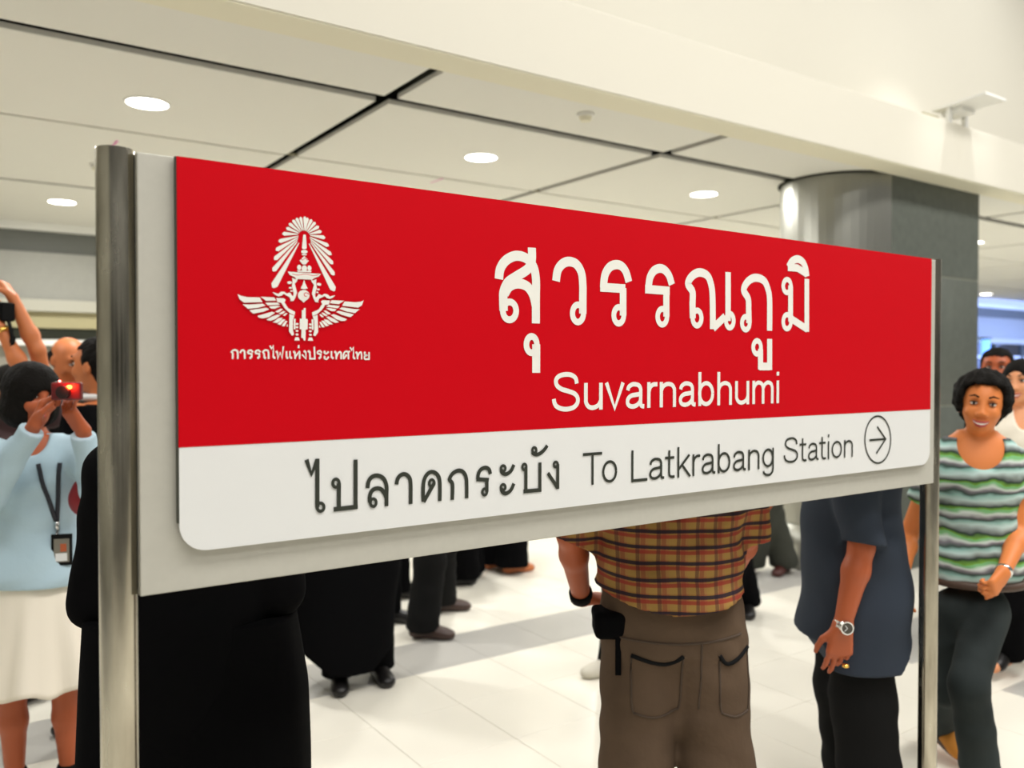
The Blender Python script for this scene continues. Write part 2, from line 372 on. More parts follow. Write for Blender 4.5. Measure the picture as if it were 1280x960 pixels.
# floodlight bracket on the ledge of the fascia
fp = (6.63, 3.5)
t = empty('floodlight', (fp[0], 3.49, 3.50), label='white plate floodlight on two legs standing on the fascia ledge', cat='floodlight')
Rf = rotx(math.radians(-4))
bevel(G().box((-.155, -.31, .115), (.155, .10, .135), Rf).put('plate', M_ring, t), .004)
G().box((-.09, -.10, .075), (.10, .06, .116), Rf).put('lamp_housing', M_ring, t)
G().box((-.13, -.018, -.0), (-.085, .012, .12)).put('leg', M_ring, t); G().box((.105, -.018, -.0), (.150, .012, .12)).put('leg', M_ring, t)
G().box((-.36, .06, .015), (-.14, .16, .06)).put('base_box', M_beige, t)
fl_l = bpy.data.lights.new('wall_washer', 'SPOT'); fl_l.energy = 24; fl_l.spot_size = math.radians(70); fl_l.spot_blend = .8; fl_l.shadow_soft_size = .03
o = bpy.data.objects.new('wall_washer', fl_l); o.location = (fp[0], 2.9, 4.45); o.rotation_euler = (math.radians(35), 0, 0); COL.objects.link(o)
for xx in (5.4, 7.6, 3.0):
    l = bpy.data.lights.new('wall_washer', 'SPOT'); l.energy = 60; l.spot_size = math.radians(80); l.spot_blend = 1; l.shadow_soft_size = .1
    o = bpy.data.objects.new('wall_washer', l); o.location = (xx, 2.4, 6.4); o.rotation_euler = (math.radians(35), 0, 0); COL.objects.link(o)

# ================================================================= SIGN
YS = 1.45; SX0, SX1 = .2755, 2.640; SZ0, SZ1 = 1.6-.367, 1.6+.345
sign = empty('station_sign', (1.46, YS+.03, 0), label='red and white station name sign on a silver board between two steel posts', cat='sign')
SO = np.array([1.46, YS+.03, 0])
def spart(g_, name, m, label=None, smooth=False, parent=None):
    g_.v = [tuple(np.array(p)-SO) for p in g_.v]; o = g_.put(name, m, parent or sign, smooth)
    return tag(o, label)
bevel(spart(G().box((SX0, YS, SZ0), (SX1, YS+.055, SZ1)), 'board', M_silver), .002, 2)
# the front plate, its lower corners rounded
def px2s(px, py):
    "photo pixel -> sign plane, allowing for the lens's slight barrel bend"
    w = max(0.0, 1-((px-670)/500.0)**2); ym = 460.0
    top = 195+(px-222)*.1378; bot = 689-(px-222)*.1154
    q = (py-(top+bot)/2)/((bot-top)/2)
    p = aty(px + 1.2*math.sin((px-222)/936*math.pi*2)*0, py + (3.6*w*(-q) if q < 0 else 0), YS)
    return p[0], p[2]
PX0, PX1 = .3335, 2.594; PZ0, PZ1, PZD = 1.6-.302, SZ1-.0015, 1.6-.129
r = .045; pts = [(PX0, PZ1), (PX0, PZ0+r)]
pts += [(PX0+r-r*math.cos(a), PZ0+r-r*math.sin(a)) for a in np.linspace(0, math.pi/2, 9)[1:]]
pts += [(PX1-r+r*math.sin(a), PZ0+r-r*math.cos(a)) for a in np.linspace(0, math.pi/2, 9)]
pts += [(PX1, PZ1)]
n = len(pts); yf, yb = YS-.012, YS-.004
gp = G().add([(x, yf, z) for x, z in pts]+[(x, yb, z) for x, z in pts], [tuple(range(n)), tuple(reversed(range(n, 2*n)))]+[(i, (i+n), (i+1) % n+n, (i+1) % n) for i in range(n)])
plate = spart(gp, 'face_plate', M_white, 'white plate with rounded lower corners')
spart(G().box((PX0+.01, yb, PZ0+.02), (PX1-.01, YS+.001, PZ1-.004)), 'spacer', M_edge)
G_ = G().box((PX0-.0005, yf-.0006, PZD), (PX1+.0005, yb+.0005, PZ1+.0004)); spart(G_, 'red_panel', M_red, 'red upper panel')
G_ = G().box((PX0-.003, yf+.001, PZ0+r+.004), (PX0-.0005, yb, PZ1)); spart(G_, 'edge_strip', M_edge)
YT = yf-.0012
for i_, px in enumerate((145.5, 1165)):
    py = 460; y_ = YS+.030; x_ = aty(px, py, y_)[0]
    if i_ == 0: x_ = SX0-.029+.002
    else: x_ = SX1+.0295
    pole = spart(G().tube([(x_, y_, 0), (x_, y_, SZ1+.004)], .029, 32, cap=False), 'post', M_steel, smooth=True)
    spart(G().tube([(x_, y_, SZ1+.0035), (x_, y_, SZ1+.0055), (x_, y_, SZ1+.0065)], [.029, .0288, .024], 32), 'cap', M_steel, parent=pole)
    spart(G().tube([(x_, y_, 0), (x_, y_, .008)], .055, 24), 'base_flange', M_steel, parent=pole)
    spart(G().box((min(x_, SX0 if i_ == 0 else SX1)-.001, y_-.012, SZ0+.01), (max(x_, SX0 if i_ == 0 else SX1)+.001, y_+.018, SZ1-.004)), 'bracket', M_edge)

# --- lettering traced as strokes on the plate
def spline(p, n=6):
    p = [np.array(q, float) for q in p]
    if len(p) < 3: return p
    out = []
    for i in range(len(p)-1):
        a, b, c, d = p[max(i-1, 0)], p[i], p[i+1], p[min(i+2, len(p)-1)]
        for k in range(n):
            t = k/n; out.append(.5*((2*b)+(-a+c)*t+(2*a-5*b+4*c-d)*t*t+(-a+3*b-3*c+d)*t**3))
    return out+[p[-1]]
class Strokes:
    def __init__(s, x0, y0, sc): s.o = (x0, y0, sc); s.g = G(); s.k = 0
    def P(s, q): return np.array(px2s(s.o[0]+q[0]/s.o[2], s.o[1]+q[1]/s.o[2]))
    def stroke(s, pts, w, sm=True, closed=False, raw=False):
        q = [np.array(p, float) if raw else s.P(p) for p in pts]
        if sm: q = spline(q)
        q = [np.array(a) for a in q]; s.k += 1; y = YT-.00002*s.k; L = []; R = []; n = len(q)
        for i in range(n):
            if closed: a, c = q[(i-1) % (n-1)] if i == 0 else q[i-1], q[(i+1) % n] if i < n-1 else q[1]
            else: a, c = q[max(i-1, 0)], q[min(i+1, n-1)]
            d1 = q[i]-a; d2 = c-q[i]
            if np.linalg.norm(d1) < 1e-9: d1 = d2
            if np.linalg.norm(d2) < 1e-9: d2 = d1
            d1 = d1/np.linalg.norm(d1); d2 = d2/np.linalg.norm(d2); n1 = np.array([-d1[1], d1[0]]); n2 = np.array([-d2[1], d2[0]])
            m = n1+n2; m = m/max(np.linalg.norm(m), 1e-6); h = w/2/max(m@n1, .72)
            L.append(q[i]+m*h); R.append(q[i]-m*h)
        v = [(a[0], y, a[1]) for a in L]+[(a[0], y, a[1]) for a in R]
        s.g.add(v, [(i, i+1, n+i+1, n+i) for i in range(n-1)])
    def loop(s, c, rx, ry, w):
        pts = [(c[0]+rx*math.cos(a), c[1]+ry*math.sin(a)) for a in np.linspace(0, 2*math.pi, 25)]
        s.stroke(pts, w, sm=False, closed=True)
    def poly(s, pts, mirror=None):
        s.k += 1; y = YT-.00002*s.k; q = [s.P(p) for p in pts]
        if mirror is not None: q = [np.array((2*mirror-a[0], a[1])) for a in q][::-1]
        s.g.add([(a[0], y, a[1]) for a in q], [tuple(range(len(q)))])
def put_strokes(s, name, m, label): return spart(s.g, name, m, label)
W1 = .0208
T = Strokes(590, 290, 1280/440)
for p in [[(85,168),(90,130),(112,98),(148,82),(185,92),(210,122),(219,168),(219,240),(219,331)],
          [(204,52),(204,98),(190,130),(152,156),(118,180),(102,215),(101,250),(102,285)],
          [(106,222),(122,196),(152,184),(186,194),(208,225),(219,270)],
          [(220,408),(220,512)],
          [(292,175),(298,136),(316,111),(340,103),(366,113),(384,145),(389,190),(389,240),(389,295)],
          [(556,178),(546,142),(530,120),(510,114),(488,122),(472,145),(466,172),(464,200)],
          [(712,188),(702,155),(686,134),(668,128),(648,136),(634,158),(629,182),(628,204)],
          [(788,312),(787,260),(787,215),(771,185),(785,157),(812,143),(841,155),(855,190),(860,240),(861,352)],
          [(992,330),(991,280),(989,240),(973,208),(988,177),(1015,163),(1045,173),(1060,202),(1067,245),(1067,358)],
          [(1136,125),(1148,104),(1168,95),(1187,105),(1198,128),(1203,159)]]: T.stroke(p, W1)
for p in [[(452,197),(543,203)], [(535,200),(535,302)], [(615,204),(704,211)], [(692,205),(692,306)], [(916,142),(916,322)], [(862,348),(905,306)],
          [(1034,425),(1034,500)], [(1030,489),(1067,489)], [(1067,388),(1067,502)], [(1143,192),(1143,325)], [(1142,312),(1203,352)], [(1202,168),(1202,362)],
          [(1133,125),(1168,128),(1202,150)]]: T.stroke(p, W1*.96, sm=False)
for c, rx, ry in [((123,285),22,31), ((203,409),17,28), ((371,294),18,30), ((519,301),16,28), ((677,306),15,27), ((803,311),14,26), ((922,321),12,24), ((980,330),12,22),
                  ((1021,419),12,22), ((1130,194),12,22), ((1130,325),12,24)]: T.loop(c, rx+2, ry+2, W1*.68)
put_strokes(T, 'name_lettering', M_letter, 'large cream Thai letters across the red panel')
W2 = .0082
T = Strokes(360, 500, 1280/360)
for p in [[(340,388),(345,358),(361,338),(386,333),(411,346),(424,378),(424,420),(424,468)],
          [(351,452),(350,425),(358,402),(376,390),(398,392),(415,410),(424,432)],
          [(468,372),(474,346),(490,329),(510,328),(527,346),(531,378),(531,458)],
          [(587,448),(586,400),(590,355),(606,325),(630,317),(652,333),(660,365),(660,445)],
          [(715,440),(716,372),(703,350),(716,325),(740,311),(762,316),(776,340),(779,380),(779,433)],
          [(884,326),(878,306),(862,298),(842,306),(831,325),(828,350)],
          [(932,308),(938,322),(955,326),(975,312),(988,285)], [(932,390),(938,406),(955,411),(975,396),(988,368)],
          [(1069,228),(1078,238),(1098,238),(1120,222),(1136,200)]]: T.stroke(p, W2)
for p in [[(70,262),(92,326),(118,262)], [(118,258),(118,472)], [(213,366),(213,484)], [(190,482),(297,470)], [(287,262),(287,478)],
          [(634,368),(588,449)], [(822,349),(877,352)], [(868,350),(868,405)], [(1041,295),(1041,405)], [(1030,403),(1110,396)], [(1103,275),(1103,400)],
          [(1182,283),(1182,392)], [(1181,386),(1138,322)]]: T.stroke(p, W2*(1.0), sm=False)
for c, rx, ry in [((132,472),14,17), ((200,366),13,17), ((365,452),12,16), ((624,366),10,14), ((858,405),9,13), ((940,301),9,11), ((940,384),9,11), ((1034,295),8,12), ((1078,221),8,11), ((1173,284),8,10)]:
    T.loop(c, rx+1, ry+1, W2*.72)
put_strokes(T, 'direction_lettering', M_dark, 'charcoal Thai words at the left of the white strip')
T = Strokes(700, 500, 1280/480)
T.stroke([(1046+43*math.cos(a), 131+78*math.sin(a)) for a in np.linspace(0, 2*math.pi, 49)], .0052, sm=False, closed=True)
T.stroke([(1018,133),(1071,129)], .0062, sm=False); T.stroke([(1044,88),(1072,129),(1041,177)], .0062, sm=False)
put_strokes(T, 'arrow_symbol', M_dark, 'ring with a right arrow inside')

GL = dict(
 n=(.41, [[(.07,0),(.07,.52)]], [[(.07,.34),(.11,.43),(.20,.478),(.29,.455),(.335,.38),(.34,.30),(.34,0)]]),
 m=(.60, [[(.07,0),(.07,.52)]], [[(.07,.34),(.11,.43),(.18,.478),(.26,.455),(.295,.38),(.30,.30),(.30,0)], [(.30,.34),(.34,.43),(.41,.478),(.49,.455),(.525,.38),(.53,.30),(.53,0)]]),
 h=(.41, [[(.07,0),(.07,.72)]], [[(.07,.34),(.11,.43),(.20,.478),(.29,.455),(.335,.38),(.34,.30),(.34,0)]]),
 u=(.41, [[(.34,0),(.34,.52)]], [[(.07,.52),(.07,.22),(.075,.14),(.12,.065),(.20,.042),(.29,.085),(.34,.18)]]),
 i=(.15, [[(.07,0),(.07,.52)], [(.07,.635),(.07,.72)]], []),
 v=(.37, [[(.03,.52),(.185,.02),(.34,.52)]], []),
 a=(.40, [], [[(.06,.36),(.08,.43),(.14,.475),(.20,.482),(.27,.46),(.305,.40),(.31,.30),(.31,.10),(.33,.045),(.38,.035)], [(.31,.29),(.24,.275),(.13,.255),(.07,.20),(.055,.13),(.08,.065),(.15,.038),(.23,.06),(.29,.12),(.31,.18)]]),
 r=(.25, [[(.07,0),(.07,.52)]], [[(.07,.32),(.10,.42),(.16,.47),(.24,.475)]]),
 b=(.42, [[(.07,0),(.07,.72)]], [[(.21+.145*math.cos(q), .26+.222*math.sin(q)) for q in np.linspace(0, 2*math.pi, 13)]]),
 S=(.53, [], [[(.44,.51),(.42,.61),(.35,.67),(.25,.685),(.14,.655),(.085,.58),(.10,.48),(.18,.41),(.29,.37),(.40,.32),(.455,.24),(.45,.14),(.39,.065),(.29,.033),(.19,.04),(.10,.085),(.06,.15),(.048,.23)]]),
 T=(.44, [[(.0,.685),(.46,.685)], [(.23,0),(.23,.70)]], []),
 o=(.42, [], [[(.21+.16*math.cos(q), .26+.222*math.sin(q)) for q in np.linspace(0, 2*math.pi, 13)]]),
 L=(.42, [[(.07,.72),(.07,0)], [(.05,.035),(.41,.035)]], []),
 t=(.25, [[(.0,.485),(.22,.485)]], [[(.10,.66),(.10,.40),(.10,.12),(.125,.055),(.17,.035),(.23,.04)]]),
 k=(.37, [[(.07,0),(.07,.72)], [(.34,.52),(.08,.20)], [(.16,.29),(.36,0)]], []),
 g=(.42, [], [[(.20+.14*math.cos(q), .27+.212*math.sin(q)) for q in np.linspace(0, 2*math.pi, 13)], [(.345,.52),(.345,.25),(.345,-.02),(.32,-.11),(.25,-.165),(.16,-.165),(.09,-.12),(.065,-.06)]]))
def tx(word, pl, pr, bl, br, ct, m, label, w, x0=0, x1=0):
    "ends, baselines and cap top in photo pixels; w = stroke width over cap height"
    a = px2s(pl, bl); b = px2s(pr, br); c = px2s(pl, ct); zb = (a[1]+b[1])/2; cap = (c[1]-a[1])
    T = Strokes(0, 0, 1); T.k = 5; pen = 0; items = []; lo = 9; hi = -9
    for ch in word:
        adv, st, cv = GL[ch]
        for p, sm in [(q, False) for q in st]+[(q, True) for q in cv]:
            P_ = [(pen+x, z) for x, z in p]; items.append((P_, sm)); lo = min(lo, min(x for x, z in P_)); hi = max(hi, max(x for x, z in P_))
        pen += adv
    W_ = w*cap; h_ = W_/2; sc = (b[0]-a[0]-W_)/(hi-lo)
    for P_, sm in items: T.stroke([(a[0]+h_+(x-lo)*sc, zb+z*cap/.72) for x, z in P_], W_, sm=sm, raw=True, closed=(len(P_) == 13 and P_[0] == P_[-1]))
    put_strokes(T, 'lettering', m, label)
tx('Suvarnabhumi', 685.2, 968.4, 514.5, 503.2, 466.3, M_letter, 'cream Latin letters below the Thai name', .125)
tx('To', 722.5, 766.7, 605.5, 603, 564.8, M_dark, 'charcoal word To', .088)
tx('Latkrabang', 783.2, 962, 600.2, 586.0, 560.5, M_dark, 'charcoal word Latkrabang', .088)
tx('Station', 974.5, 1060.8, 578.5, 571.0, 546, M_dark, 'charcoal word Station', .085)
T = Strokes(280, 424, 1280/92)
W3 = .0030; B = 1252.2
for p in [[(110,345),(112,250),(92,222),(130,193),(172,195),(197,228),(198,345)], [(240,242),(260,205),(290,193),(315,220),(320,345)],
          [(462,228),(425,195),(385,208),(370,245)], [(592,228),(555,195),(515,208),(500,245)], [(655,330),(655,262),(635,225),(665,195),(702,193),(728,225),(732,345)],
          [(B+400,238),(B+368,204),(B+332,216),(B+320,250)], [(B+440,232),(B+452,248),(B+485,250),(B+518,215)], [(B+440,322),(B+455,342),(B+488,345),(B+520,305)],
          [(B+652,312),(B+680,250),(B+712,222),(B+732,245),(B+734,350)], [(B+775,350),(B+775,270),(B+800,222),(B+838,215),(B+858,250),(B+860,350)],
          [(B+1015,312),(B+1040,255),(B+1068,226),(B+1086,250),(B+1088,350)], [(B+1140,232),(B+1142,268),(B+1182,282),(B+1140,300),(B+1140,350)]]: T.stroke(p, W3)
for p in [[(370,246),(437,256),(437,322)], [(500,246),(570,256),(570,322)], [(755,115),(782,168),(812,118),(812,322)], [(882,225),(890,342),(930,235),(965,342),(985,125)],
          [(1040,208),(1040,322)], [(1100,208),(1100,322)], [(1185,225),(1190,345)], [(1195,305),(1262,215),(B+15,225),(B+15,345)], [(1250,104),(1250,156)],
          [(B+120,215),(B+125,342),(B+55,268)], [(B+190,210),(B+195,340),(B+278,340),(B+268,130)], [(B+320,251),(B+380,264),(B+376,325)], [(B+565,208),(B+565,325)],
          [(B+645,228),(B+650,350)], [(B+848,245),(B+884,205)], [(B+815,290),(B+780,345)], [(B+888,140),(B+916,192),(B+945,142),(B+945,330)], [(B+1010,235),(B+1015,350)], [(B+1215,225),(B+1215,348),(B+1138,348)]]: T.stroke(p, W3, sm=False)
for q in ((415,325), (550,325), (668,325), (830,322), (870,222), (1054,325), (1118,325), (1170,225), (B+100,215), (B+172,215), (B+356,328), (B+445,222), (B+445,312), (B+585,328), (B+628,225), (B+818,285), (B+960,332), (B+995,235), (B+1140,235)):
    T.loop(q, 11, 13, W3*.6)
put_strokes(T, 'lettering', M_letter, 'small cream Thai line under the emblem')

# --- emblem
E_ = Strokes(260, 250, 1047/240); mx = E_.P((510, 400))[0]
def ray_poly(i, o, wi, wo, both=True):
    i = np.array(i, float); o = np.array(o, float); d = (o-i)/np.linalg.norm(o-i); n_ = np.array([-d[1], d[0]])
    L = np.linalg.norm(o-i)
    pts = [i+n_*wi/2, i+d*(L-wo*.45)+n_*wo/2, o+n_*wo*.14, o-n_*wo*.14, i+d*(L-wo*.45)-n_*wo/2, i-n_*wi/2]
    E_.poly(pts)
    if both: E_.poly(pts, mirror=mx)
for i, o, w in [((482,232),(340,478),38), ((473,224),(340,388),27), ((474,213),(347,325),25), ((477,203),(356,274),24), ((478,195),(371,226),23),
                ((476,185),(391,183),22), ((481,179),(412,151),19), ((487,173),(427,126),18), ((492,169),(447,107),17), ((499,166),(467,96),17), ((505,165),(489,91),16)]:
    ray_poly(i, o, 4, w)
ray_poly((512, 165), (512, 88), 4, 16, False)
def both(pts): E_.poly(pts); E_.poly(pts, mirror=mx)
def ellp(c, rx, ry, m=True):
    pts = [(c[0]+rx*math.cos(a), c[1]+ry*math.sin(a)) for a in np.linspace(0, 2*math.pi, 15)[:-1]]
    E_.poly(pts)
    if m: E_.poly(pts, mirror=mx)
E_.poly([(504,190),(511,186),(518,190),(523,262),(510,268),(497,262)])
ellp((510,281), 18, 10, False); ellp((510,297), 15, 4, False); E_.poly([(510,304),(534,330),(518,350),(500,350),(484,330)])
ellp((482,367), 11, 15); ellp((510,372), 15, 17, False); E_.poly([(470,383),(550,386),(545,394),(474,391)])
E_.poly([(420,390),(600,402),(588,416),(568,424),(452,418),(430,408)]); E_.poly([(452,414),(570,420),(552,434),(466,430)])
both([(444,424),(462,432),(474,428),(470,442),(458,456),(464,480),(470,505),(462,530),(452,550),(432,552),(446,535),(452,512),(448,490),(442,470),(446,448)])
ellp((430,450), 13, 8); ellp((434,479), 9, 5); ellp((440,496), 7, 4)
E_.poly([(508,434),(517,460),(528,482),(510,486),(490,482),(500,460)])
ellp((506,520), 32, 30, False); E_.poly([(482,535),(530,535),(506,560)])
both([(336,502),(352,506),(368,512),(384,500),(400,500),(414,510),(432,504),(442,520),(456,528),(448,552),(436,548),(430,530),(414,522),(398,512),(386,522),(370,526),(352,518)])
W_ = Strokes(290, 340, 1280/170); W_.g = E_.g; W_.k = 60; mx = W_.P((645, 400))[0]
def both(pts): W_.poly(pts); W_.poly(pts, mirror=mx)
for p in [[(28,210),(60,226),(120,238),(235,240),(262,285),(180,287),(90,290),(50,262)], [(75,305),(140,308),(265,300),(290,318),(220,338),(125,348)],
          [(138,362),(200,352),(300,338),(325,352),(270,375),(175,393)], [(212,415),(290,392),(350,375),(380,385),(320,425),(265,438),(230,432)],
          [(298,450),(350,420),(400,402),(428,408),(380,445),(335,460)], [(358,475),(410,435),(448,430),(440,450),(400,480)], [(400,490),(450,445),(476,448),(430,500)],
          [(440,508),(475,460),(495,462),(468,512)], [(482,515),(495,488),(500,512)],
          [(243,234),(370,240),(390,270),(295,272)], [(288,290),(400,288),(425,308),(310,315)], [(322,325),(400,318),(428,325),(375,347),(340,345)],
          [(380,372),(430,345),(452,350),(420,378),(395,382)], [(412,392),(455,368),(475,372),(450,395),(425,400)], [(450,408),(480,385),(495,390),(470,415)],
          [(388,245),(460,248),(478,262),(465,285),(500,340),(565,375),(560,408),(520,390),(470,345),(435,290),(400,285)],
          [(512,395),(560,412),(545,450),(544,540),(556,592),(535,600),(508,560)], [(552,440),(570,440),(568,540),(552,540)]]: both(p)
W_.poly([(628,362),(645,355),(648,340),(664,340),(664,440),(684,445),(682,540),(664,545),(662,645),(645,645),(640,625),(622,620),(625,540),(608,540),(610,440),(628,440)])
for y in (490, 521, 555, 589):
    both([(583+14*math.cos(a), y+10*math.sin(a)) for a in np.linspace(0, 2*math.pi, 13)[:-1]])
both([(568,615),(598,615),(608,645),(558,645)])
emb = put_strokes(E_, 'emblem', M_letter, 'cream winged emblem under a fan of rays')
S2 = Strokes(260, 250, 1047/240); S2.k = 200
S2.stroke([(530,515),(518,506),(506,512),(508,524),(520,526)], .0013); put_strokes(S2, 'swirl', M_red, None)
S2 = Strokes(260, 250, 1047/240); S2.k = 210
S2.stroke([(488,322),(498,328),(510,316),(522,328),(532,324)], .0010); S2.stroke([(440,404),(470,410),(510,404),(550,412),(584,408)], .0010); put_strokes(S2, 'swirl', M_red, None)

# ================================================================= FIGURES
class F:
    "signed distance field on a grid, meshed by surface nets"
    def __init__(s, lo, hi, h):
        s.lo = np.array(lo, float)-3*h; s.h = h; s.n = np.ceil((np.array(hi, float)+3*h-s.lo)/h).astype(int)+1
        s.a = np.full(s.n, 1.0, np.float32)
    def ax(s, sl): return [(s.lo[i]+s.h*np.arange(sl[i].start, sl[i].stop, dtype=np.float32)).reshape([-1 if j == i else 1 for j in range(3)]) for i in range(3)]
    def op(s, lo, hi, fn, k=.02, mode='add'):
        pad = k+3*s.h; a = np.clip(np.floor((np.array(lo)-pad-s.lo)/s.h).astype(int), 0, s.n-1); b = np.clip(np.ceil((np.array(hi)+pad-s.lo)/s.h).astype(int)+1, 1, s.n)
        if (b <= a).any(): return s
        sl = tuple(slice(int(i), int(j)) for i, j in zip(a, b)); X, Y, Z = s.ax(sl); d = fn(X, Y, Z).astype(np.float32); A = s.a[sl]
        k = max(k, 1e-5)
        if mode == 'add': h = np.maximum(k-np.abs(A-d), 0)/k; s.a[sl] = np.minimum(A, d)-h*h*k/4
        else: d = -d; h = np.maximum(k-np.abs(A-d), 0)/k; s.a[sl] = np.maximum(A, d)+h*h*k/4
        return s
    def cone(s, p, q, ra, rb, k=.02, mode='add', n=None, qf=1.0, cut=None):
        p = np.array(p, float); q = np.array(q, float); r = max(ra, rb)*max(1, qf); v = q-p; L2 = max(v@v, 1e-9)
        def fn(X, Y, Z):
            dx, dy, dz = X-p[0], Y-p[1], Z-p[2]; t = np.clip((dx*v[0]+dy*v[1]+dz*v[2])/L2, 0, 1)
            ex, ey, ez = dx-t*v[0], dy-t*v[1], dz-t*v[2]
            if n is not None:
                w = (ex*n[0]+ey*n[1]+ez*n[2])*(1-1/qf); ex = ex-n[0]*w; ey = ey-n[1]*w; ez = ez-n[2]*w
            d = np.sqrt(ex*ex+ey*ey+ez*ez)-(ra+t*(rb-ra))
            if cut is not None: e, m = cut; d = np.maximum(d, (X-e[0])*m[0]+(Y-e[1])*m[1]+(Z-e[2])*m[2])
            return d
        return s.op(np.minimum(p, q)-r, np.maximum(p, q)+r, fn, k, mode)
    def ell(s, c, r, R=None, k=.015, mode='add'):
        c = np.array(c, float); r = np.array(r, float); R = np.eye(3) if R is None else R; m = r.max()
        def fn(X, Y, Z):
            dx, dy, dz = X-c[0], Y-c[1], Z-c[2]
            e = [(dx*R[0, i]+dy*R[1, i]+dz*R[2, i])/r[i] for i in range(3)]
            k0 = np.sqrt(e[0]**2+e[1]**2+e[2]**2); k1 = np.sqrt((e[0]/r[0])**2+(e[1]/r[1])**2+(e[2]/r[2])**2)+1e-6
            return k0*(k0-1)/k1
        return s.op(c-m, c+m, fn, k, mode)
    def stack(s, rows, k=.03, e=2.2):
        "rows: z, cx, cy, half width, half depth"
        r = np.array(sorted(rows), float); zz = np.linspace(r[0, 0], r[-1, 0], 120); P_ = [np.interp(zz, r[:, 0], r[:, i]) for i in range(1, 5)]
        ker = np.ones(9)/9; P_ = [np.convolve(np.pad(p, 4, 'edge'), ker, 'valid') for p in P_]
        def fn(X, Y, Z):
            z = Z.ravel(); c = [np.interp(z, zz, p).reshape(1, 1, -1) for p in P_]
            u = np.abs((X-c[0])/c[2]); v = np.abs((Y-c[1])/c[3]); d = ((u**e+v**e)**(1/e)-1)*np.minimum(c[2], c[3])
            zd = np.maximum(r[0, 0]-Z, Z-r[-1, 0]); return np.where(zd > 0, np.sqrt(np.maximum(d, 0)**2+zd**2), np.maximum(d, zd))
        lo = [(r[:, 1]-r[:, 3]).min(), (r[:, 2]-r[:, 4]).min(), r[0, 0]]; hi = [(r[:, 1]+r[:, 3]).max(), (r[:, 2]+r[:, 4]).max(), r[-1, 0]]
        return s.op(lo, hi, fn, k)
    def all(s, fn):
        X, Y, Z = s.ax(tuple(slice(0, int(i)) for i in s.n)); s.a = fn(s.a, X, Y, Z).astype(np.float32); return s
    def keep(s, n, d): return s.all(lambda a, X, Y, Z: np.maximum(a, X*n[0]+Y*n[1]+Z*n[2]-d))
    def folds(s, amp, f=(9, 9, 22), ph=0):
        return s.all(lambda a, X, Y, Z: np.where(a < .1, a+amp*(np.sin(f[0]*X*3+3*np.sin(f[2]*Z*.7+ph)+ph)*np.sin(f[2]*Z+2*np.sin(f[0]*X+f[1]*Y+ph)+f[1]*Y)+.5*np.sin(f[2]*2.1*Z+f[0]*2*X-ph)), a))
    def mesh(s):
        a = s.a; a[[0, -1]] = 1; a[:, [0, -1]] = 1; a[:, :, [0, -1]] = 1
        S = a < 0; nx, ny, nz = a.shape; C = np.zeros((nx-1, ny-1, nz-1), np.int8)
        for i in (0, 1):
            for j in (0, 1):
                for k in (0, 1): C += S[i:nx-1+i, j:ny-1+j, k:nz-1+k]
        I = np.argwhere((C > 0) & (C < 8)); idx = np.full(C.shape, -1, np.int64); idx[tuple(I.T)] = np.arange(len(I))
        ps = np.zeros((len(I), 3)); ct = np.zeros(len(I)); cor = [(i, j, k) for i in (0, 1) for j in (0, 1) for k in (0, 1)]
        for c0 in cor:
            for ax_ in range(3):
                if c0[ax_]: continue
                c1 = list(c0); c1[ax_] = 1
                v0 = a[tuple((I+c0).T)]; v1 = a[tuple((I+c1).T)]; m = (v0 < 0) != (v1 < 0); t = np.where(m, v0/np.where(m, v0-v1, 1), 0)
                p = np.array(c0, float)[None].repeat(len(I), 0); p[:, ax_] += t; ps += p*m[:, None]; ct += m
        V = s.lo+s.h*(I+ps/ct[:, None]); Q = []
        for ax_ in range(3):
            o1, o2 = [q for q in range(3) if q != ax_]
            if ax_ == 1: o1, o2 = o2, o1
            sl0 = [slice(None)]*3; sl1 = [slice(None)]*3; sl0[ax_] = slice(0, -1); sl1[ax_] = slice(1, None)
            E = np.argwhere(S[tuple(sl0)] != S[tuple(sl1)]); inn = S[tuple(sl0)][tuple(E.T)]
            d1 = np.zeros(3, int); d1[o1] = 1; d2 = np.zeros(3, int); d2[o2] = 1
            q = np.stack([idx[tuple((E-d1-d2).T)], idx[tuple((E-d2).T)], idx[tuple(E.T)], idx[tuple((E-d1).T)]], 1)
            q[~inn] = q[~inn][:, ::-1]; Q.append(q)
        return V, np.concatenate(Q)
    def put(s, name, m, parent):
        V, Q = s.mesh(); return link(name, V, Q, m, parent, True)

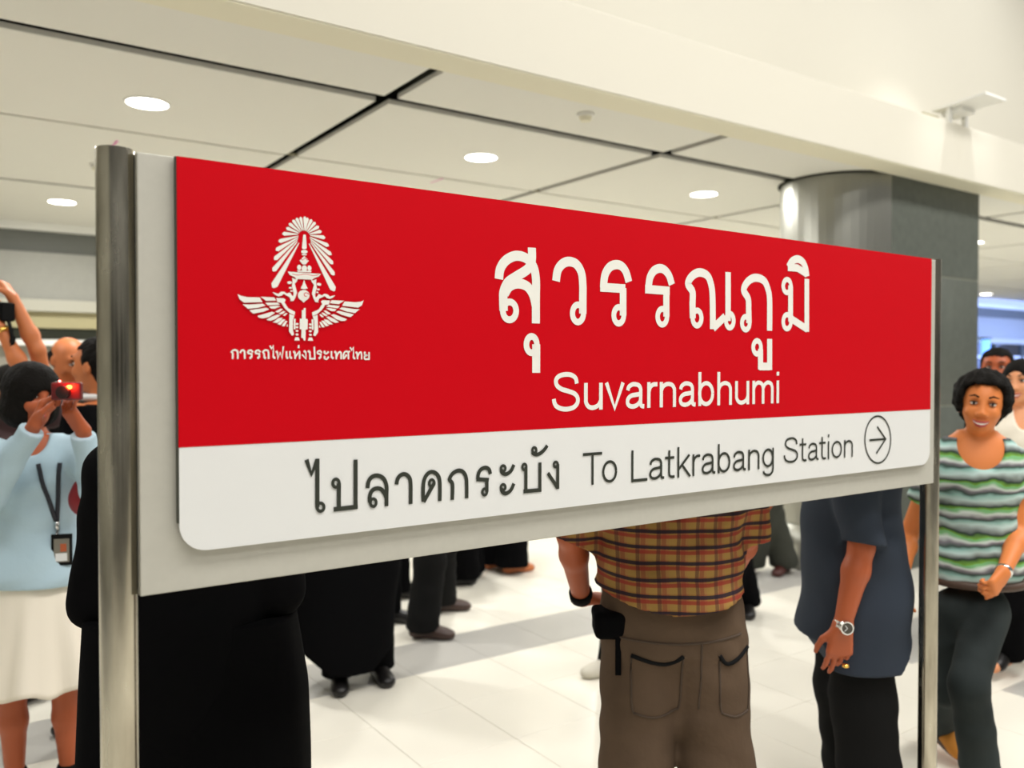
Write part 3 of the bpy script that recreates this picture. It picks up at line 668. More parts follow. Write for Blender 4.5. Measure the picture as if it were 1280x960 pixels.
def unit(v): v = np.array(v, float); return v/np.linalg.norm(v)
def hand(f, wr, d, n, side, curl=.35, size=1.0, thumb_in=.3, curls=None, spread=.05):
    "d finger direction, n palm normal, side +1: thumb lies along +cross(d,n)"
    d = unit(d); n = np.array(n, float); n = unit(n-d*(n@d)); l = np.cross(d, n)*side; S = size; wr = np.array(wr, float)
    kn = []
    for i in range(4):
        k = wr+d*(.088-.004*abs(i-1))*S+l*(.030-.0195*i)*S; kn.append(k); f.cone(wr+l*(.014-.010*i)*S, k, .0165*S, .0125*S, .014)
    for i, ln in enumerate((.070, .078, .073, .058)):
        p = kn[i]; th = .15+(curls[i] if curls else curl)*.6; r = .0088*S if i < 3 else .0076*S; sp = unit(d+l*(spread*(1.5-i)))
        for j, fr in enumerate((.45, .30, .25)):
            dd = sp*math.cos(th)+n*math.sin(th); q = p+dd*ln*fr*S; f.cone(p, q, r, r*.92, .005); p = q; r *= .92; th += (curls[i] if curls else curl)*(1.0, 1.2)[min(j, 1)]
    p = wr+d*.022*S+l*.022*S; q = p+unit(d*.7+l*.75+n*thumb_in)*.042*S; f.cone(p, q, .0145*S, .0105*S, .012)
    q2 = q+unit(d*.9+l*.25+n*(thumb_in+.15))*.032*S; f.cone(q, q2, .0102*S, .0092*S, .004); f.cone(q2, q2+unit(d*.95+n*(thumb_in+.2))*.024*S, .0092*S, .0075*S, .004)

HD = dict()
def head(f, c, R, s=1.0, k=.012, female=False, ears=True):
    "c: skull centre; R: head frame, +Y forward"
    P = lambda x, y, z: np.array(c)+R @ (np.array((x, y, z))*s)
    f.ell(P(0, -.012, .025), (.074*s, .092*s, .084*s), R, k)
    f.ell(P(0, .020, -.022), ((.058 if female else .064)*s, .068*s, .082*s), R, .03)
    f.ell(P(0, .048 if female else .040, -.076 if female else -.080), ((.030 if female else .036)*s, .034*s, .026*s), R, .028 if female else .035)
    if not female: f.ell(P(0, .070, .034), (.050*s, .018*s, .014*s), R, .02)
    for q in (-1, 1):
        f.ell(P(q*.030, .084, .008), (.017*s, .014*s, .011*s), R, .012, 'sub')
        f.ell(P(q*.036, .066, -.026), (.020*s, .018*s, .018*s), R, .02)
        if ears: f.ell(P(q*.075, -.006, -.008), (.009*s, .018*s, .030*s), R @ rotz(q*.35), .008)
        f.ell(P(q*.012, .094, -.030), (.009*s, .010*s, .007*s), R, .008)
    f.cone(P(0, .080, .010), P(0, .097 if female else .101, -.024), .006*s, (.0098 if female else .0115)*s, .012)
    f.ell(P(0, .083, -.056), (.023*s, .010*s, .006*s), R, .008); f.ell(P(0, .080, -.066), (.019*s, .010*s, .007*s), R, .008)
def face_parts(parent, c, R, s, smile=False, brow=True):
    P = lambda x, y, z: np.array(c)+R @ (np.array((x, y, z))*s)
    for q in (-1, 1):
        e = G().ell(P(q*.030, .073, .009), (.0125*s, .0115*s, .0066*s), 14, R).put('eye', M_eyew, parent, True)
        G().ell(P(q*.030, .0785, .009), (.0068*s, .0068*s, .0062*s), 12, R).put('iris', M_iris, e, True)
        G().tube([P(q*.017, .083, .0130), P(q*.030, .0862, .0160), P(q*.044, .078, .0140)], [.0014*s, .0024*s, .0016*s], 6).put('eyelash', M_hair, parent, True)
        if brow: G().tube([P(q*.016, .090, .032), P(q*.030, .0915, .039), P(q*.048, .080, .034)], [.003*s, .0036*s, .0018*s], 8).put('eyebrow', M_hair, parent, True)
    if smile:
        G().tube([P(-.027, .079, -.052), P(-.014, .0905, -.057), P(0, .093, -.058), P(.014, .0905, -.057), P(.027, .079, -.052)], [.002*s, .004*s, .0045*s, .004*s, .002*s], 8).put('lips', M_lip, parent, True)
        G().tube([P(-.024, .080, -.056), P(-.012, .0895, -.0625), P(0, .0915, -.064), P(.012, .0895, -.0625), P(.024, .080, -.056)], [.002*s, .004*s, .005*s, .004*s, .002*s], 8).put('teeth', M_teeth, parent, True)
        G().tube([P(-.025, .078, -.058), P(-.013, .088, -.0695), P(0, .090, -.0725), P(.013, .088, -.0695), P(.025, .078, -.058)], [.002*s, .0045*s, .0055*s, .0045*s, .002*s], 8).put('lips', M_lip, parent, True)
    else:
        G().tube([P(-.022, .080, -.060), P(0, .0935, -.059), P(.022, .080, -.060)], [.002*s, .0055*s, .002*s], 8).put('lips', M_lip, parent, True)

class Person:
    def __init__(s, px, D, alpha, height, label, skin=None, female=False, name='person', h=.008):
        p = atd(px, 460, D); s.loc = np.array([p[0], p[1], 0]); s.rz = math.radians(alpha)+YAW-math.pi/2; s.R = rotz(s.rz); s.s = height/1.65; s.h = h
        s.root = empty(name, s.loc, s.rz, label=label, cat='person'); s.skin = skin or M_skin; s.f = female; S = s.s
        s.J = {}
        hw = .085 if female else .088; sw = .160 if female else .182
        for q, n in ((-1, 'L'), (1, 'R')):
            s.J['hip'+n] = (q*hw, 0, .87); s.J['knee'+n] = (q*hw*1.05, .02, .46); s.J['ank'+n] = (q*hw*1.1, -.02, .085)
            s.J['sh'+n] = (q*sw, -.01, 1.345); s.J['el'+n] = (q*(sw+.05), -.03, 1.06); s.J['wr'+n] = (q*(sw+.045), .05, .83)
            s.J['toe'+n] = (q*.12, 1, 0)
        s.J = {k: np.array(v, float)*(1 if 'toe' in k else S) for k, v in s.J.items()}
        s.hc = np.array([0, .02, 1.545])*S; s.hR = np.eye(3)
        s.hands = {'L': dict(d=(0, .15, -1), n=(1, 0, 0), side=1, curl=.4), 'R': dict(d=(0, .15, -1), n=(-1, 0, 0), side=-1, curl=.4)}
        s.lean = 0; s.cx = 0; s.ears = True
    def loc_of(s, px, py, D): return s.R.T @ (atd(px, py, D)-s.loc)
    def floor_of(s, px, py): return s.R.T @ (atz(px, py, 0)-s.loc)
    def field(s, lo=None, hi=None, h=None, pad=.16):
        pts = np.array([v for k, v in s.J.items() if 'toe' not in k]+[s.hc]); a = pts.min(0)-pad; b = pts.max(0)+pad; a[2] = -.01
        a = np.minimum(a, [-.3, -.22, 0]); b = np.maximum(b, [.3, .25, 0])
        if lo is not None: a = np.maximum(a, lo)
        if hi is not None: b = np.minimum(b, hi)
        return F(a, b, h or s.h)
    def torso_rows(s, g=0.0):
        S = s.s
        if s.f: r = [(.80, .135, .095), (.87, .168, .115), (.95, .150, .105), (1.03, .122, .090), (1.12, .130, .098), (1.22, .145, .120), (1.30, .148, .100), (1.36, .120, .075), (1.40, .06, .055)]
        else: r = [(.80, .145, .10), (.88, .165, .112), (.97, .155, .110), (1.06, .152, .108), (1.18, .165, .115), (1.28, .178, .115), (1.35, .150, .09), (1.39, .08, .062)]
        return [(z*S, s.cx, s.lean*(z-.9)*S, (a+g)*S, (b+g)*S) for z, a, b in r]
    def body(s, face=True, feet=False, smile=False):
        f = s.field(); S = s.s; J = s.J; m = .9 if s.f else 1.0
        f.stack(s.torso_rows(), .04)
        nk = .044 if s.f else .053; f.cone((0, s.lean*.45*S-.012, 1.36*S), s.hc+s.hR @ np.array((0, -.030 if s.f else -.015, -.055)), nk*S, nk*.93*S, .018 if s.f else .03)
        for n in 'LR':
            f.cone(J['hip'+n], J['knee'+n], .084*S*m, .054*S*m, .04)
            c = J['knee'+n]*.62+J['ank'+n]*.38; f.cone(J['knee'+n], c, .053*S*m, .054*S*m, .02); f.cone(c, J['ank'+n], .053*S*m, .034*S*m, .02)
            t = unit((J['toe'+n][0], J['toe'+n][1], 0)); a = J['ank'+n]; f.cone(a-t*.03-[0, 0, .045*S], a+t*.15*S-[0, 0, (.06)*S], .035*S, .028*S, .02)
            f.cone(J['sh'+n], J['el'+n], .050*S*m, .038*S*m, .045); c = J['el'+n]*.7+J['wr'+n]*.3
            f.cone(J['el'+n], c, .038*S*m, .040*S*m, .015); f.cone(c, J['wr'+n], .040*S*m, .026*S*m, .02)
            hd = s.hands[n]; hand(f, J['wr'+n], hd['d'], hd['n'], hd['side'], hd.get('curl', .4), S*(.92 if s.f else 1.0), curls=hd.get('curls'))
        head(f, s.hc, s.hR, S*1.03, female=s.f, ears=s.ears)
        o = f.put('body', s.skin, s.root)
        if face: face_parts(o if False else s.root, s.hc, s.hR, S*1.03, smile)
        return o
    def trousers(s, m, thigh=.104, knee=.092, hem=.088, waist=1.0, hemz=.05, g=.022, amp=.004, h=None, name='trousers', seat=0):
        f = s.field(hi=(9, 9, (waist+.03)*s.s), h=h); S = s.s; J = s.J
        f.stack([r for r in s.torso_rows(g) if r[0] <= 1.07*S], .04)
        for n in 'LR':
            a = J['ank'+n]; k = J['knee'+n]; e = a+(a-k)*.10
            f.cone(J['hip'+n], k, thigh*S, knee*S, .035); f.cone(k, e, knee*S, hem*S, .03, cut=(a+unit(a-k)*.035, unit(a-k)))
        if seat: f.cone((0, 0, .82), (0, 0, seat), .10, .05, .05)
        f.folds(amp, ph=s.loc[0]*7)
        f.keep((0, 0, 1), waist*S)
        f.keep((0, 0, -1), -hemz*S)
        return f.put(name, m, s.root)
    def shirt(s, m, hem=.9, g=.022, sleeve=.75, sr=.064, se=.060, amp=.004, long=False, hemg=.03, top=1.385, neck=None, h=None, name='shirt', cut=None, hemf=None):
        f = s.field(lo=(-9, -9, (hem-.06)*s.s), h=h); S = s.s; J = s.J
        rows = []
        for r in s.torso_rows(g):
            w = max(0, (1.1*S-r[0])/(1.1*S-hem*S)); rows.append((r[0], r[1], r[2], r[3]+hemg*w*S*.6, r[4]+hemg*w*S))
        lo = [r for r in rows if r[0] >= (hem-.1)*S]
        if lo[0][0] > (hem-.05)*S: lo = [(((hem-.05)*S),)+tuple(lo[0][1:])]+lo
        f.stack(lo, .04)
        for n in 'LR':
            a, b = J['sh'+n], J['el'+n]
            if long: w = J['wr'+n]; f.cone(a, b, sr*S, se*S, .04); f.cone(b, b+(w-b)*.98, se*S, se*S*.78, .02, cut=(b+(w-b)*.93, unit(w-b)))
            else: f.cone(a, a+(b-a)*(sleeve+.1), sr*S, se*S, .04, cut=(a+(b-a)*sleeve, unit(b-a)))
        f.folds(amp, ph=s.loc[1]*5+1)
        if hemf: f.all(lambda a, X, Y, Z: np.maximum(a, hemf(X, Y)-Z))
        else: f.keep((0, 0, -1), -hem*S)
        f.keep((0, 0, 1), top*S)
        if neck: f.ell(neck[0], neck[1], None, .01, 'sub')
        return f.put(name, m, s.root)
    def shoe(s, n, m, length=.27, sole=None, pitch=0, toe_w=.046, heel=0, name='shoe'):
        a = s.J['ank'+n]; t = unit((s.J['toe'+n][0], s.J['toe'+n][1], 0)); z0 = a[2]-.085*s.s
        Rr = np.array([[t[1], t[0], 0], [-t[0], t[1], 0], [0, 0, 1.0]]) @ rotx(pitch); c = np.array([a[0], a[1], z0]); hp = np.array((0, length*.62, 0)); L = length
        P = lambda x, y, z: c+Rr @ (np.array((x, y, z))-hp*(1 if pitch else 0))+(hp[1]*t if pitch else 0)
        f = F(c-.32, c+.32, .006); 
        f.cone(P(0, -.045, .035+heel), P(0, L-.115, .028), .036, toe_w*.92, .01, n=Rr[:, 2], qf=.72); f.cone(P(0, -.03, .04+heel), P(0, .0, .10+heel*.6), .036, .042, .03)
        f.cone(P(0, .0, .075+heel*.6), P(0, L*.45, .035), .036, .036, .03)
        if heel: f.cone(P(0, -.055, .03+heel), P(0, -.06, .01), .022, .011, .01)
        n3 = Rr[:, 2]; b = c if not pitch else c+hp[1]*t-Rr @ hp
        if not heel: f.keep(-n3, -(n3 @ b)-.002)
        f.keep((0, 0, -1), -.001)
        o = f.put(name, m, s.root)
        if sole:
            g_ = G(); prof = [(math.sin(q), math.cos(q)) for q in np.linspace(0, 2*math.pi, 25)[:-1]]
            pl = [P(.040*x*(1+.12*y), L*.5-.085+L*.5*y, 0) for x, y in prof]; pu = [P(.041*x*(1+.12*y), L*.5-.085+L*.505*y, .018) for x, y in prof]; k = len(pl)
            pl = [np.array((v[0], v[1], max(v[2], .001))) for v in pl]; pu = [np.array((v[0], v[1], max(v[2], .012))) for v in pu]
            g_.add(pl+pu, [tuple(range(k)), tuple(reversed(range(k, 2*k)))]+[(i, k+i, k+(i+1) % k, (i+1) % k) for i in range(k)]); g_.put('sole', sole, o)
        return o
    def hair(s, style='short', m=None, noise=.004):
        S = s.s*1.03; c = s.hc; R = s.hR; P = lambda x, y, z: c+R @ (np.array((x, y, z))*S)
        f = F(c-.22, c+.2, .005)
        if style == 'short':
            f.ell(P(0, -.020, .030), (.084*S, .101*S, .092*S), R); f.ell(P(0, -.05, -.035), (.062*S, .05*S, .06*S), R, .02)
            f.op(c-.2, c+.2, lambda X, Y, Z: box_sd(X, Y, Z, P(0, .085, -.042), (.09*S, .062*S, .108*S), R), .012, 'sub')
        elif style == 'curly':
            f.ell(P(0, -.020, .046), (.096*S, .106*S, .094*S), R); f.ell(P(0, -.055, -.030), (.076*S, .050*S, .055*S), R, .02)
            f.ell(P(-.070, .0, .02), (.026*S, .05*S, .055*S), R, .02); f.ell(P(.070, .0, .03), (.028*S, .055*S, .060*S), R, .03)
            f.op(c-.2, c+.2, lambda X, Y, Z: box_sd(X, Y, Z, P(0, .115, -.062), (.036*S, .052*S, .108*S), R)-.034*S, .012, 'sub')
        elif style == 'bob':
            f.ell(P(0, -.012, .026), (.096*S, .108*S, .098*S), R); f.ell(P(0, -.012, -.055), (.102*S, .090*S, .078*S), R, .03)
            f.ell(P(0, .115, -.075), (.056*S, .075*S, .118*S), R, .01, 'sub'); f.keep((0, 0, -1), -(c[2]-.118*S))
        elif style == 'long':
            f.ell(P(0, -.018, .028), (.084*S, .100*S, .092*S), R); f.cone(P(0, -.06, -.02), P(.01, -.07, -.22), .070*S, .05*S, .03); f.cone(P(-.065, -.01, -.03), P(-.07, .03, -.20), .024*S, .02*S, .02)
            f.ell(P(0, .105, -.045), (.062*S, .075*S, .105*S), R, .01, 'sub')
        elif style == 'bald':
            f.ell(P(0, -.028, -.005), (.082*S, .085*S, .062*S), R); f.ell(P(0, .09, .0), (.09*S, .06*S, .12*S), R, .01, 'sub'); f.ell(P(0, -.0, .08), (.06*S, .09*S, .05*S), R, .01, 'sub')
        if noise: f.all(lambda a, X, Y, Z: a+noise*np.sin(140*X+40*Z)*np.sin(120*Y+60*Z)*np.sin(90*Z+50*X))
        return f.put('hair', m or M_hair, s.root)
def box_sd(X, Y, Z, c, hf, R):
    dx, dy, dz = X-c[0], Y-c[1], Z-c[2]; q = [np.abs(dx*R[0, i]+dy*R[1, i]+dz*R[2, i])-hf[i] for i in range(3)]
    o = np.sqrt(sum(np.maximum(v, 0)**2 for v in q)); return o+np.minimum(np.maximum(np.maximum(q[0], q[1]), q[2]), 0)

# ---- man in plaid shirt, seen from behind
M_khaki = mat('brown_twill', lin(88, 72, 58), .9, spec=.1, var=.12, vscale=7, bump=.3, bscale=25)
p = Person(842, 2.4, 0, 1.68, 'man seen from behind in orange plaid shirt and brown trousers', M_skin_d, h=.007)
S = p.s
p.J['elL'] = p.loc_of(713, 668, 2.42); p.J['wrL'] = p.loc_of(727, 748, 2.60)
p.J['elR'] = p.loc_of(932, 668, 2.46); p.J['wrR'] = p.loc_of(918, 712, 2.66)
p.J['hipL'] += [-.0, 0, 0]; p.J['hipR'] += [.0, 0, 0]; p.cx = -.012
p.J['kneeL'] = p.loc_of(795, 955, 2.38); p.J['kneeR'] = p.loc_of(896, 955, 2.38); p.J['ankL'] = np.array([-.125, -.04, .085]); p.J['ankR'] = np.array([.15, -.04, .085])
p.hands['L'] = dict(d=p.R.T @ _r+np.array([0, .6, -.1]), n=(.2, 0, -1), side=-1, curl=.5); p.hands['R'] = dict(d=(-1, .7, .1), n=(-.3, -1, 0), side=-1, curl=.5)
p.body(face=True)
p.trousers(M_khaki, thigh=.114, knee=.098, hem=.098, waist=.97, g=.022, amp=.0035, seat=.62)
def hem1(X, Y): return .925*S+.04*np.clip(np.abs(X)/.2, 0, 1.3)**2+0*Y
p.shirt(M_plaid, hem=.89, g=.042, sleeve=1.04, sr=.075, se=.066, amp=.005, hemg=.03, hemf=hem1)
p.hair('short'); p.shoe('L', M_brown); p.shoe('R', M_brown)
def on_back(p, xs, zs, dep): return [(x, dep, z) for x, z in zip(xs, zs)]
# belt band, back pockets and seams follow the seat by ray tests against the trousers mesh
tro = [c for c in p.root.children if c.name.startswith('trousers')][0]
def snap(o, x, z, y0=-.6, off=.003):
    hit, loc, nor, _ = o.ray_cast(Vector((x, y0, z)), Vector((0, 1, 0))); return np.array(loc)+np.array(nor)*off if hit else np.array((x, 0, z))
bpy.context.view_layer.update()
def strip(o, pts, w, name, m, parent, off=.004):
    g_ = G(); q = [snap(o, x, z, off=off) for x, z in spline(pts, 5)]; g_.tube(q, w, 6, flat=1).put(name, m, parent, True)
M_seam = mat('dark_seam', lin(70, 56, 44), .9)
strip(tro, [(-.17, .865), (0, .853), (.17, .870)], .0035, 'waist_seam', M_seam, tro, .0005)
for q in (-1, 1):
    xa = -.065 if q < 0 else .150; w = .070 if q < 0 else .045
    strip(tro, [(xa-w, .82), (xa-.02*q, .795), (xa+w, .82 if q < 0 else .825)], .006, 'pocket_opening', M_black2, tro, .001)
    strip(tro, [(xa-w, .82), (xa-w, .70), (xa-w+.005, .665)], .003, 'pocket_seam', M_seam, tro, .001)
    strip(tro, [(xa-w+.005, .665), (xa, .652), (xa+w-.005, .66)], .003, 'pocket_seam', M_seam, tro, .001)
    strip(tro, [(xa+w, .82), (xa+w, .70), (xa+w-.005, .66)], .003, 'pocket_seam', M_seam, tro, .001)
strip(tro, [(.055, .86), (.055, .76), (.05, .67)], .003, 'centre_seam', M_seam, tro, .0005)
# wrist watch and pouch
wv = unit(p.J['wrL']-p.J['elL']); wc = p.J['wrL']-wv*.02
G().tube([wc-wv*.014, wc+wv*.014], .036, 16, fn=(1, 0, 0)).put('wristband', M_black2, p.root, True)
pc = p.loc_of(762, 778, 2.36)
t = G(); fpp = F(pc-.15, pc+.15, .005)
fpp.op(pc-.12, pc+.12, lambda X, Y, Z: box_sd(X, Y, Z, pc, (.028, .035, .018), np.eye(3))-.018, .01)
fpp.op(pc-.15, pc+.15, lambda X, Y, Z: box_sd(X, Y, Z, pc+np.array((.004, -.0, .026)), (.042, .04, .004), np.eye(3))-.008, .01)
po = fpp.put('belt_pouch', M_black, None); wl = p.loc; po.parent = None
po.location = wl; po.rotation_euler = (0, 0, p.rz); tag(po, 'black pouch clipped on the left hip of the plaid-shirt man', 'pouch')
G().box((pc[0]+.010, pc[1]-.052, pc[2]-.13), (pc[0]+.026, pc[1]-.046, pc[2]-.02)).put('strap', M_black, po)

# ---- man in dark blue shirt, side on
M_navy = mat('dark_blue_cotton', lin(50, 57, 68), .85, spec=.15, bump=.15, bscale=9)
p = Person(1069, 2.90, 84, 1.70, 'man in loose dark blue shirt with silver wristwatch, side on behind the sign', M_skin_d, h=.006)
p.J['elL'] = p.loc_of(1077, 684, 2.70); p.J['shL'] = p.loc_of(1068, 560, 2.73); p.J['wrL'] = p.loc_of(1053, 782, 2.68)
p.hands['L'] = dict(d=p.R.T @ (np.array((0, 0, -1))-_r*.10), n=p.R.T @ _f, side=-1, curl=.22, curls=(.2, .2, .45, .7))
p.J['hipL'] += [0, -.0, 0]; p.J['kneeL'] += [.015, -.03, 0]; p.J['kneeR'] += [-.015, -.02, 0]; p.J['ankL'] += [0, -.02, 0]; p.J['ankR'] += [0, -.02, 0]; p.J['hipL'] += [.02, 0, 0]; p.J['hipR'] += [-.02, 0, 0]
p.body(); p.trousers(M_black2, thigh=.098, knee=.100, hem=.100, waist=.97, g=.005, amp=.003)
hz0 = .62
def hem2(X, Y): return .605+.092/(1+np.exp(-(Y-.125)/.006))+np.clip((-Y-.10)*1.3, 0, .2)+0*X
S = p.s
f = p.field(lo=(-9, -9, .46)); rows = [(z*S, 0, cy, a, b) for z, cy, a, b in [(.5, .0, .21, .180), (.64, .0, .212, .184), (.78, .0, .212, .176), (.9, .002, .208, .168), (1.05, .01, .185, .160), (1.18, .01, .185, .152), (1.28, 0, .19, .135), (1.35, 0, .16, .105), (1.385, 0, .08, .07)]]
f.stack(rows, .03); 
for n_ in 'LR': a, b = p.J['sh'+n_], p.J['el'+n_]; f.cone(a, a+(b-a)*1.05, .080, .066, .03, cut=(a+(b-a)*.96, unit(b-a)))
f.all(lambda A, X, Y, Z: np.where(A < .1, A+.006*np.sin(26*Y+3*np.sin(9*Z)+4*X)+.004*np.sin(30*Z+14*Y), A))
f.all(lambda A, X, Y, Z: np.maximum(A, hem2(X, Y)-Z)); f.keep((0, 0, 1), 1.385*S); f.put('shirt', M_navy, p.root)
p.hair('short'); p.shoe('L', M_shoe); p.shoe('R', M_shoe)
wv = unit(p.J['wrL']-p.J['elL']); wc = p.J['wrL']-wv*.002; cd = p.R.T @ (-_f)
wt = G().tube([wc-wv*.010, wc+wv*.010], .0305, 20, fn=(1, 0, 0)).put('wristwatch', M_chrome, p.root, True)
q = wc+cd*.031+wv*.0; G().tube([q-cd*.004, q+cd*.008], [.023, .021], 24, fn=(0, 0, 1)).put('watch_case', M_chrome, wt)
G().tube([q+cd*.0082, q+cd*.0092], .0165, 24).put('dial', mat('watch_dial', lin(70, 66, 58), .4), wt)
for an in (0.6, 2.2):
    dv = wv*math.cos(an)+np.cross(wv, cd)*math.sin(an); G().tube([q+cd*.0095, q+cd*.0095+dv*.012], .0012, 5).put('watch_hand', M_white, wt)
rg = p.loc_of(1057, 832, 2.67); G().tube([rg-[0, 0, .004], rg+[0, 0, .004]], .0108, 12).put('ring', M_gold, p.root, True)

# ---- woman in striped top walking towards the camera
M_jean = mat('faded_black_denim', lin(46, 52, 52), .85, spec=.12, var=.35, vscale=3)
p = Person(1222, 3.2, 162, 1.61, 'smiling short-haired woman walking in green and grey striped top and dark jeans', mat('warm_skin', lin(216, 128, 70), .5, spec=.3), True, h=.006)
S = p.s; p.hc = p.loc_of(1228, 507, 3.17); p.hR = rotz(math.radians(-10)) @ roty(math.radians(-6))
p.J['shL'] = p.loc_of(1268, 578, 3.2); p.J['shR'] = p.loc_of(1172, 580, 3.2)
p.J['elL'] = p.loc_of(1276, 664, 3.16); p.J['wrL'] = p.loc_of(1254, 716, 2.98)
p.J['elR'] = p.loc_of(1136, 668, 3.34); p.J['wrR'] = p.loc_of(1128, 720, 3.2)
p.J['hipR'] = p.loc_of(1192, 762, 3.22); p.J['hipL'] = p.loc_of(1232, 762, 3.18)
p.J['kneeR'] = p.loc_of(1180, 858, 3.26); p.J['ankR'] = p.floor_of(1176, 942)+np.array([0, 0, .11]); p.J['ankR'][1] -= .03
p.J['kneeL'] = p.loc_of(1211, 856, 2.98); p.J['ankL'] = p.floor_of(1228, 1010)+np.array([0, 0, .085])
p.J['toeR'] = np.array((-.45, 1, 0)); p.J['toeL'] = np.array((-.1, 1, 0))
dh = p.loc_of(1232, 748, 2.93)-p.J['wrL']
p.hands['L'] = dict(d=dh, n=p.R.T @ (-_r*.8+_f*.4+np.array((0, 0, -.3))), side=1, curl=1.15)
p.body(smile=True)
p.trousers(M_jean, thigh=.086, knee=.064, hem=.072, waist=.855, g=.006, amp=.003, hemz=.04)
f = p.field(lo=(-9, -9, .78)); f.stack([r for r in p.torso_rows(.014) if r[0] > .78*S], .04)
for n_, q_ in (('L', .47), ('R', .5)):
    a, b = p.J['sh'+n_], p.J['el'+n_]; f.cone(a, a+(b-a)*(q_+.08), .056, .060, .035, cut=(a+(b-a)*q_, unit(b-a)))
for n_ in 'LR': f.cone(p.J['hip'+n_]+[0, 0, .02], p.J['hip'+n_]*.65+p.J['knee'+n_]*.35, .106, .100, .04)
f.folds(.004, ph=2)
f.keep((0, 0, -1), -.80); f.ell((0, .11, 1.36*S), (.085, .13, .10), None, .01, 'sub'); f.keep((0, 0, 1), 1.372*S); f.put('top', M_stripe, p.root)
G().tube([(math.cos(a)*.158, math.sin(a)*.120, .795) for a in np.linspace(0, 2*math.pi, 33)], .016, 8, cap=False, flat=1).put('belt', mat('brown_belt', lin(70, 50, 38), .6), p.root, True)
p.hair('curly', noise=.006)
M_orange = mat('orange_suede', lin(196, 128, 44), .8)
p.shoe('R', M_orange, .25, sole=M_brown, pitch=-.25); p.shoe('L', M_orange, .25, sole=M_brown)
wv = unit(p.J['wrL']-p.J['elL']); wc = p.J['wrL']-wv*.01; G().tube([wc-wv*.006, wc+wv*.006], .029, 18, fn=(1, 0, 0)).put('bracelet', M_chrome, p.root, True)

# ---- woman in pale blue cardigan taking a photo
M_cardi = mat('pale_blue_knit', lin(176, 200, 212), .9, spec=.1, bump=.15, bscale=30)
M_skirt = mat('white_skirt', lin(238, 230, 214), .85, spec=.1)
p = Person(46, 3.1, 196, 1.60, 'woman in pale blue cardigan and white skirt holding up a compact camera', M_skin_d, True, h=.006)
S = p.s; p.hc = p.loc_of(40, 494, 3.10); p.hR = rotz(math.radians(40)) @ rotx(math.radians(-10)); p.ears = False
p.J['shR'] = p.loc_of(-4, 566, 3.12); p.J['shL'] = p.loc_of(97, 562, 3.12)
p.J['elR'] = p.loc_of(-12, 622, 2.90); p.J['wrR'] = p.loc_of(44, 530, 2.84)
p.J['elL'] = p.loc_of(120, 610, 3.0); p.J['wrL'] = p.loc_of(104, 538, 2.90)
p.hands['R'] = dict(d=p.loc_of(62, 482, 2.86)-p.J['wrR'], n=p.R.T @ (_r*.9+_f*.4), side=-1, curl=.95)
p.hands['L'] = dict(d=p.loc_of(80, 505, 2.86)-p.J['wrL'], n=p.R.T @ (-_r*.2+np.array((0, 0, 1))+_f*.1), side=1, curl=.55)
p.body()
p.shirt(M_cardi, hem=.84, g=.018, sr=.058, se=.052, long=True, amp=.004, hemg=.02, top=9, neck=((0, .09, 1.415*S), (.058, .09, .085)), name='cardigan')
# skirt: lathed cloth with flares
g_ = G(); nA = 96; rows_ = 26; V = []; Fc = []
zt, zb = .93, .445
for i in range(rows_):
    t = i/(rows_-1); z = zt+(zb-zt)*t; rx = .135+.115*t**1.15; ry = .105+.09*t**1.2
    for k in range(nA):
        a = 2*math.pi*k/nA; w = 1+(.075*math.sin(9*a+.8*math.sin(2*a))+.03*math.sin(17*a+1))*t**1.5
        V.append((rx*w*math.cos(a), ry*w*math.sin(a), z+.012*math.sin(9*a)*t))
Fc = [(i*nA+k, (i+1)*nA+k, (i+1)*nA+(k+1) % nA, i*nA+(k+1) % nA) for i in range(rows_-1) for k in range(nA)]
sk = link('skirt', V, Fc, M_skirt, p.root, True); sm = sk.modifiers.new('thick', 'SOLIDIFY'); sm.thickness = .003
p.shoe('L', M_black2, .24); p.shoe('R', M_black2, .24)
f = p.hair('bob', noise=.002)
# top seen at the open cardigan, lanyard, badge
M_lan = mat('black_lanyard', lin(34, 36, 44), .7)
car = [c for c in p.root.children if c.name.startswith('cardigan')][0]; bpy.context.view_layer.update()
def front(x, z, off=.005):
    hit, loc, nor, _ = car.ray_cast(Vector((x, .6, z)), Vector((0, -1, 0))); return np.array(loc)+np.array((0, off, 0)) if hit else np.array((x, .10, z))
cxl = p.loc_of(68, 640, 3.0)[0]
dn = empty('lanyard', p.loc, p.rz, label='dark lanyard with a badge hanging on the pale blue cardigan', cat='lanyard')
for x0 in (cxl+.055, cxl-.012):
    pts = [front(x0+(cxl-x0)*t, 1.30*S+(1.04-1.30*S)*t, .007) for t in np.linspace(0, 1, 9)]; G().tube(pts, .0075, 6, flat=.25, fn=(0, 1, 0)).put('strap', M_lan, dn, True)
pts = [front(cxl+.001, z, .008) for z in np.linspace(1.05, .99, 3)]; G().tube(pts, .009, 8).put('clip', M_chrome, dn, True)
bc = p.loc_of(71, 675, 2.96); bc = front(bc[0], .95, .012); bz = .955
G().box((bc[0]-.034, bc[1]-.004, bz-.062), (bc[0]+.034, bc[1]+.003, bz+.05)).put('badge_holder', M_black2, dn)
G().box((bc[0]-.025, bc[1]+.0032, bz-.050), (bc[0]+.025, bc[1]+.0045, bz+.034)).put('badge_card', mat('badge_card', lin(120, 116, 104), .4), dn)
G().box((bc[0]-.018, bc[1]+.0047, bz-.046), (bc[0]+.020, bc[1]+.0054, bz-.018)).put('badge_print', M_white, dn)
G().box((bc[0]-.016, bc[1]+.0047, bz-.012), (bc[0]+.004, bc[1]+.0054, bz+.016)).put('badge_photo', M_skin_d, dn)
